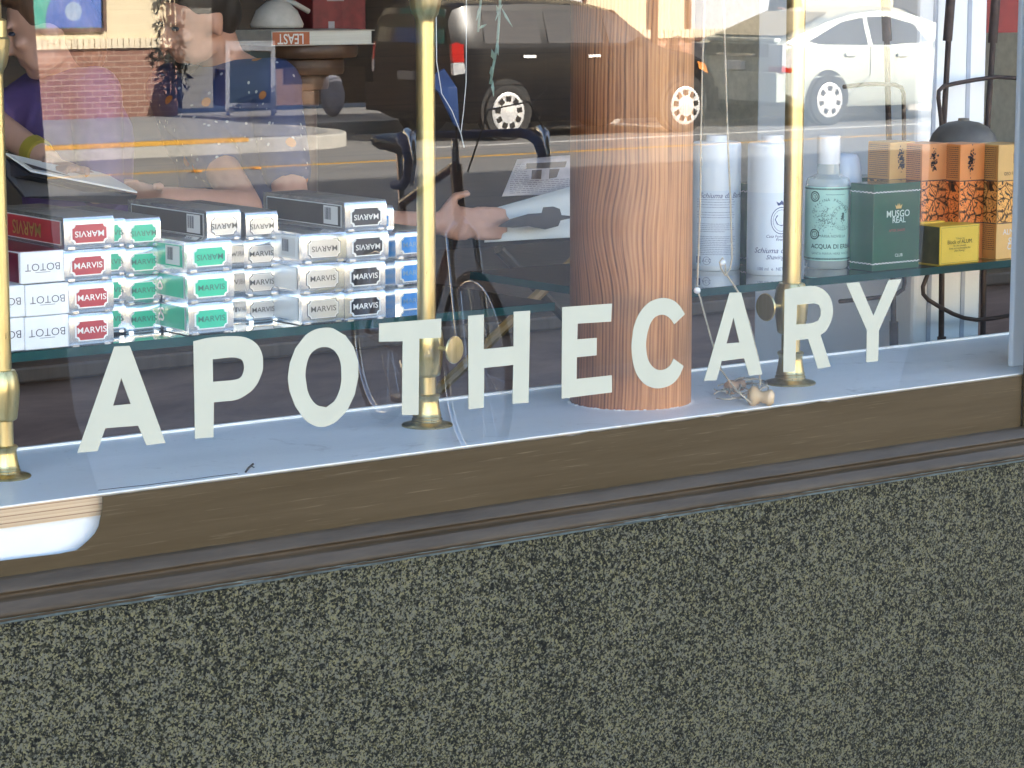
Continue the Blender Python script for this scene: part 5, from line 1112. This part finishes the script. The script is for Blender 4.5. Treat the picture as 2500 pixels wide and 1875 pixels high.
car('parked_car', 'boxy black parked car with silver hub caps across the street', 15.6, -21.78, 3.85, HWX,
    [(0,1.36),(.06,1.50),(.25,1.56),(1.2,1.58),(1.9,1.55),(2.37,1.45),(2.86,1.06),(3.0,1.0),(3.4,.93),(3.7,.83),(3.85,.62)],
    [(0,1.04),(2.7,1.03),(3.0,.97),(3.4,.9),(3.7,.80),(3.85,.60)], [(0,.30),(.25,.2),(3.5,.18),(3.85,.24)], bp, (.70,3.30), .315, .225,
    [[(.42,1.08),(1.22,1.07),(1.22,1.43),(.46,1.44)], [(1.32,1.07),(2.12,1.06),(2.05,1.41),(1.32,1.43)], [(2.2,1.06),(2.62,1.05),(2.3,1.32),(2.16,1.38)]], 9,
    dict(handles=[(1.02,.93),(1.95,.92)], hp=False, mirror=(2.58,1.06), lights=[([(-.005,.88),(.13,.88),(.14,1.08),(.05,1.10),(-.005,1.08)], RED, 'tail_lamp'), ([(-.005,.74),(.14,.76),(.13,.878),(-.005,.878)], CLR, 'reversing_lamp'), ([(3.55,.74),(3.72,.68),(3.66,.80),(3.52,.83)], AMB, 'headlamp')],
      seams=[[(.95,.32),(1.26,.55),(1.27,1.05)], [(2.2,.3),(2.2,1.04)]], rear=[('bumper', (-.09,-.82,.3), (.04,.82,.62), bp), ('number_plate', (-.1,-.16,.67), (-.02,.16,.77), plain('dull_plate', (.16,.16,.17), .5)), ('front_bumper', (3.78,-.75,.22), (3.93,.75,.52), bp), ('roof_rail', (.3,-.6,1.585), (1.9,-.57,1.61), MAT['black'])],
      ends=[('rear_window', (-.0,1.08), (.05,1.46), .66, .6), ('windscreen', (2.84,1.08), (2.40,1.42), .68, .6)]))
wp = plain('pale_car_paint', (.52,.56,.50), .3, .15, var=.03, coat=.6)
car('parked_car', 'pale silver hatchback with a sloping tail parked across the street', 20.5, -21.78, 4.4, HWX,
    [(0,.98),(.12,1.05),(.3,1.13),(.8,1.30),(1.3,1.41),(1.75,1.45),(2.2,1.42),(2.7,1.27),(3.3,1.02),(3.6,.95),(4.1,.82),(4.4,.6)],
    [(0,.96),(.4,.98),(3.2,.93),(3.6,.88),(4.1,.76),(4.4,.58)], [(0,.34),(.3,.22),(4.,.2),(4.4,.27)], wp, (.72,3.4), .31, .215,
    [[(.42,1.03),(.62,.99),(1.42,.97),(1.42,1.31),(1.05,1.26)], [(1.5,.97),(2.55,.955),(2.3,1.22),(1.85,1.32),(1.5,1.315)]], 7,
    dict(handles=[(1.1,.86),(2.0,.84)], hp=True, mirror=(2.7,1.0), lights=[([(.0,.72),(.12,.70),(.2,.98),(.08,1.02),(-.005,.95)], CLR, 'tail_lamp'), ([(.0,.66),(.13,.66),(.13,.72),(.0,.72)], RED, 'tail_lamp'), ([(4.,.62),(4.3,.55),(4.2,.72),(3.9,.8)], CLR, 'headlamp')],
      seams=[[(1.0,.3),(1.44,.6),(1.46,.96)], [(2.5,.28),(2.55,.94)]], rear=[('bumper', (-.1,-.8,.3), (.06,.8,.66), wp), ('number_plate', (-.11,-.16,.68), (-.02,.16,.79), MAT['white']), ('spoiler', (.02,-.62,1.02), (.14,.62,1.07), wp), ('tail_lamp', (-.05,.60,.74), (.02,.84,1.0), CLR), ('tail_lamp', (-.05,-.84,.74), (.02,-.60,1.0), CLR), ('red_lens', (-.055,.60,.66), (.02,.84,.735), RED), ('red_lens', (-.055,-.84,.66), (.02,-.60,.735), RED), ('tail_glass', (-.045,-.58,.84), (.02,.58,1.0), GLS),  ('trim', (-.06,-.35,.84), (.02,.35,.88), CHROME)],
      ends=[('rear_window', (.16,1.08), (.95,1.36), .62, .55), ('windscreen', (3.2,1.05), (2.35,1.38), .66, .58)]))
# person on the far pavement behind the pale car
pw = M(1915,60,24.7)
p3 = thing('person', 'person in a black T shirt walking behind the pale parked car', 'person', (pw.x,-24.7,.15))
b3 = MB(); g3, h3 = head(b3, (0,0,1.6), (-1,0,0), (0,0,1)); b3.cap((0,0,1.52), .055, (.0,0,1.42), .06); torso(b3, (0,0,.9), (0,0,1.2), (0,0,1.45), (0,.2,1.4), (0,-.2,1.4))
for q in (-1,1):
    e_ = Vector((.06*q,.24*q,1.1)); w_ = Vector((-.16,.2*q,1.2 if q > 0 else .9)); b3.cap((0,.2*q,1.4), .05, e_, .04); b3.cap(e_, .04, w_, .028); hand(b3, w_, w_-e_, (0,0,1), q); b3.cap((0,.09*q,.88), .09, (.05*q,.09*q,.48), .06); b3.cap((.05*q,.09*q,.48), .06, (.1*q,.09*q,.06), .04); b3.cap((.1*q,.09*q,.035), .035, (.1*q-.16,.09*q,.03), .03)
remesh(obj('body', b3, MAT['skin'], p3), .012, 3)
s3 = MB(); torso(s3, (0,0,.9), (0,0,1.2), (0,0,1.40), (0,.2,1.4), (0,-.2,1.4), .014)
for q in (-1,1): s3.cap((0,.2*q,1.4), .065, (.04*q,.225*q,1.2), .06)
remesh(obj('t_shirt', s3, plain('black_cotton', (.02,.02,.025), .8), p3), .012, 3)
s3 = MB()
for q in (-1,1): s3.cap((0,.09*q,.92), .115, (.05*q,.09*q,.48), .075); s3.cap((.05*q,.09*q,.48), .075, (.1*q,.09*q,.1), .055)
remesh(obj('trousers', s3, plain('grey_trousers', (.08,.08,.09), .8), p3), .014, 3)
hb_ = MB(); hb_.ell(g3(-.03,0,.05), (.096,.086,.088), h3); hb_.ell(g3(-.06,0,.0), (.066,.08,.085), h3); remesh(obj('hair', hb_, MAT['hair'], p3), .01, 3)

# ------------------------------------------------------------------ bicycle at the near kerb
bs = M(1105,332,5.5)
bt_ = thing('bicycle', 'drop handlebar bicycle with blue bar tape parked on the near pavement', 'bicycle', (0,0,.15), R(106)); zb = bs.z-.15
fmx = Vector((.40,0,zb)); rotm = Matrix.Rotation(R(106), 3, 'Z'); bt_.location = Vector((bs.x, bs.y, .15)) - rotm @ Vector((.40,0,0))
FRM = plain('wine_frame', (.10,.012,.02), .25, coat=.6); TAPE = plain('blue_tape', (.02,.07,.2), .6, var=.2, vs=60); BLK = MAT['black']
bb_, hu, hl, su = Vector((0,0,.29)), Vector((.43,0,zb-.10)), Vector((.47,0,zb-.28)), Vector((-.17,0,.86)); ra, fa = Vector((-.43,0,.34)), Vector((.63,0,.34))
obj('frame', MB().tube([hl,bb_],.019,12).tube([bb_,su],.017,12).tube([su,hu],.016,12).tube([hu,hl],.023,14).tube([su,ra+Vector((0,.06,0))],.009,8).tube([su,ra+Vector((0,-.06,0))],.009,8).tube([bb_,ra+Vector((0,.06,0))],.011,8).tube([bb_,ra+Vector((0,-.06,0))],.011,8), FRM, bt_, smooth='auto')
obj('fork', MB().tube([hl,hl+Vector((.02,.05,-.06)),fa+Vector((-.03,.055,.12)),fa+Vector((0,.055,0))],.012,10).tube([hl,hl+Vector((.02,-.05,-.06)),fa+Vector((-.03,-.055,.12)),fa+Vector((0,-.055,0))],.012,10), CHROME, bt_, smooth=True)
for c in (ra, fa):
    w_ = obj('wheel', MB().add(*(lambda n, m: ([ (c.x+(.335+.016*math.cos(b_))*math.cos(a), .016*math.sin(b_), c.z+(.335+.016*math.cos(b_))*math.sin(a)) for a in [2*math.pi*i/n for i in range(n)] for b_ in [2*math.pi*j/m for j in range(m)]], [(i*m+j, ((i+1)%n)*m+j, ((i+1)%n)*m+(j+1)%m, i*m+(j+1)%m) for i in range(n) for j in range(m)]))(48,8)), TYRE, bt_, smooth=True)
    obj('rim', MB().add(*(lambda n, m: ([ (c.x+(.312+.009*math.cos(b_))*math.cos(a), .011*math.sin(b_), c.z+(.312+.009*math.cos(b_))*math.sin(a)) for a in [2*math.pi*i/n for i in range(n)] for b_ in [2*math.pi*j/m for j in range(m)]], [(i*m+j, ((i+1)%n)*m+j, ((i+1)%n)*m+(j+1)%m, i*m+(j+1)%m) for i in range(n) for j in range(m)]))(48,6)), CHROME, w_, smooth=True)
    g = MB()
    for i in range(24):
        a = 2*math.pi*i/24; g.tube([c+Vector((.02*math.cos(a+.8),.025*(-1)**i,.02*math.sin(a+.8))), c+Vector((.305*math.cos(a),0,.305*math.sin(a)))], .0012, 4)
    obj('spoke', g, CHROME, w_); obj('hub', MB().tube([c-Vector((0,.05,0)),c+Vector((0,.05,0))],.018,12), CHROME, w_)
obj('stem', MB().tube([hu-Vector((0,0,.02)),Vector((.425,0,zb-.03)),Vector((.42,0,zb)),Vector((.50,0,zb+.01))],.014,12), CHROME, bt_, smooth=True)
for s_ in (1,-1):
    pts = [(.50,0,zb+.01),(.50,.09*s_,zb+.012),(.50,.215*s_,zb+.012),(.53,.24*s_,zb+.005),(.60,.245*s_,zb-.015),(.64,.245*s_,zb-.06),(.63,.245*s_,zb-.12),(.57,.245*s_,zb-.155),(.48,.245*s_,zb-.16)]
    obj('handlebar', MB().tube(pts, [.013,.013,.017,.017,.017,.017,.017,.017,.017], 12), TAPE, bt_, smooth=True)
    obj('brake_lever', MB().tube([(.62,.245*s_,zb+.03),(.67,.245*s_,zb+.02),(.70,.245*s_,zb-.06),(.68,.25*s_,zb-.15)], [.017,.015,.008,.006], 10), CHROME, bt_, smooth=True)
    obj('cable', MB().tube([(.66,.245*s_,zb+.03),(.68,.18*s_,zb+.13),(.6,.06*s_,zb+.10),(.5,.02*s_,zb-.12)], .0035, 6), BLK, bt_, smooth=True)
obj('seat_post', MB().tube([su,su+Vector((-.03,0,.2))],.013,10), CHROME, bt_)
sd_ = MB(); 
for i in range(1):
    vs = []; n_ = 12
    for a, w_, z in ((-.14,.075,.045),(-.10,.078,.05),(-.02,.06,.042),(.06,.03,.036),(.13,.02,.03),(.145,.012,.02)):
        for j in range(n_): q = 2*math.pi*j/n_; vs.append((a, w_*math.cos(q), z+ (.02 if math.sin(q) > 0 else .045)*math.sin(q)))
    sd_.add(vs, [(i*n_+j,i*n_+(j+1)%n_,(i+1)*n_+(j+1)%n_,(i+1)*n_+j) for i in range(5) for j in range(n_)]+[tuple(range(n_))[::-1],tuple(range(5*n_,6*n_))])
obj('saddle', MB().add([Vector(v)+su+Vector((-.01,0,.19)) for v in sd_.v], sd_.f), plain('saddle_leather', (.03,.02,.025), .4), bt_, smooth=True)
cr_ = obj('crank', MB().tube([bb_+Vector((0,-.06,0)),bb_+Vector((0,.06,0))],.02,10).tube([bb_+Vector((0,.06,0)),bb_+Vector((.12,.065,-.12))],.01,8).tube([bb_+Vector((0,-.06,0)),bb_+Vector((-.12,-.065,.12))],.01,8).lathe([(.085,.045),(.085,.049),(.07,.049)],bb_,30,'y'), CHROME, bt_, smooth='auto')
for s_ in (1,-1): obj('pedal', MB().box((.12*s_-.045,s_*.07 if s_ > 0 else -.13,.29-.12*s_-.012),(.12*s_+.045,.13 if s_ > 0 else -.07,.29-.12*s_+.012)), BLK, bt_, bevel=.004)
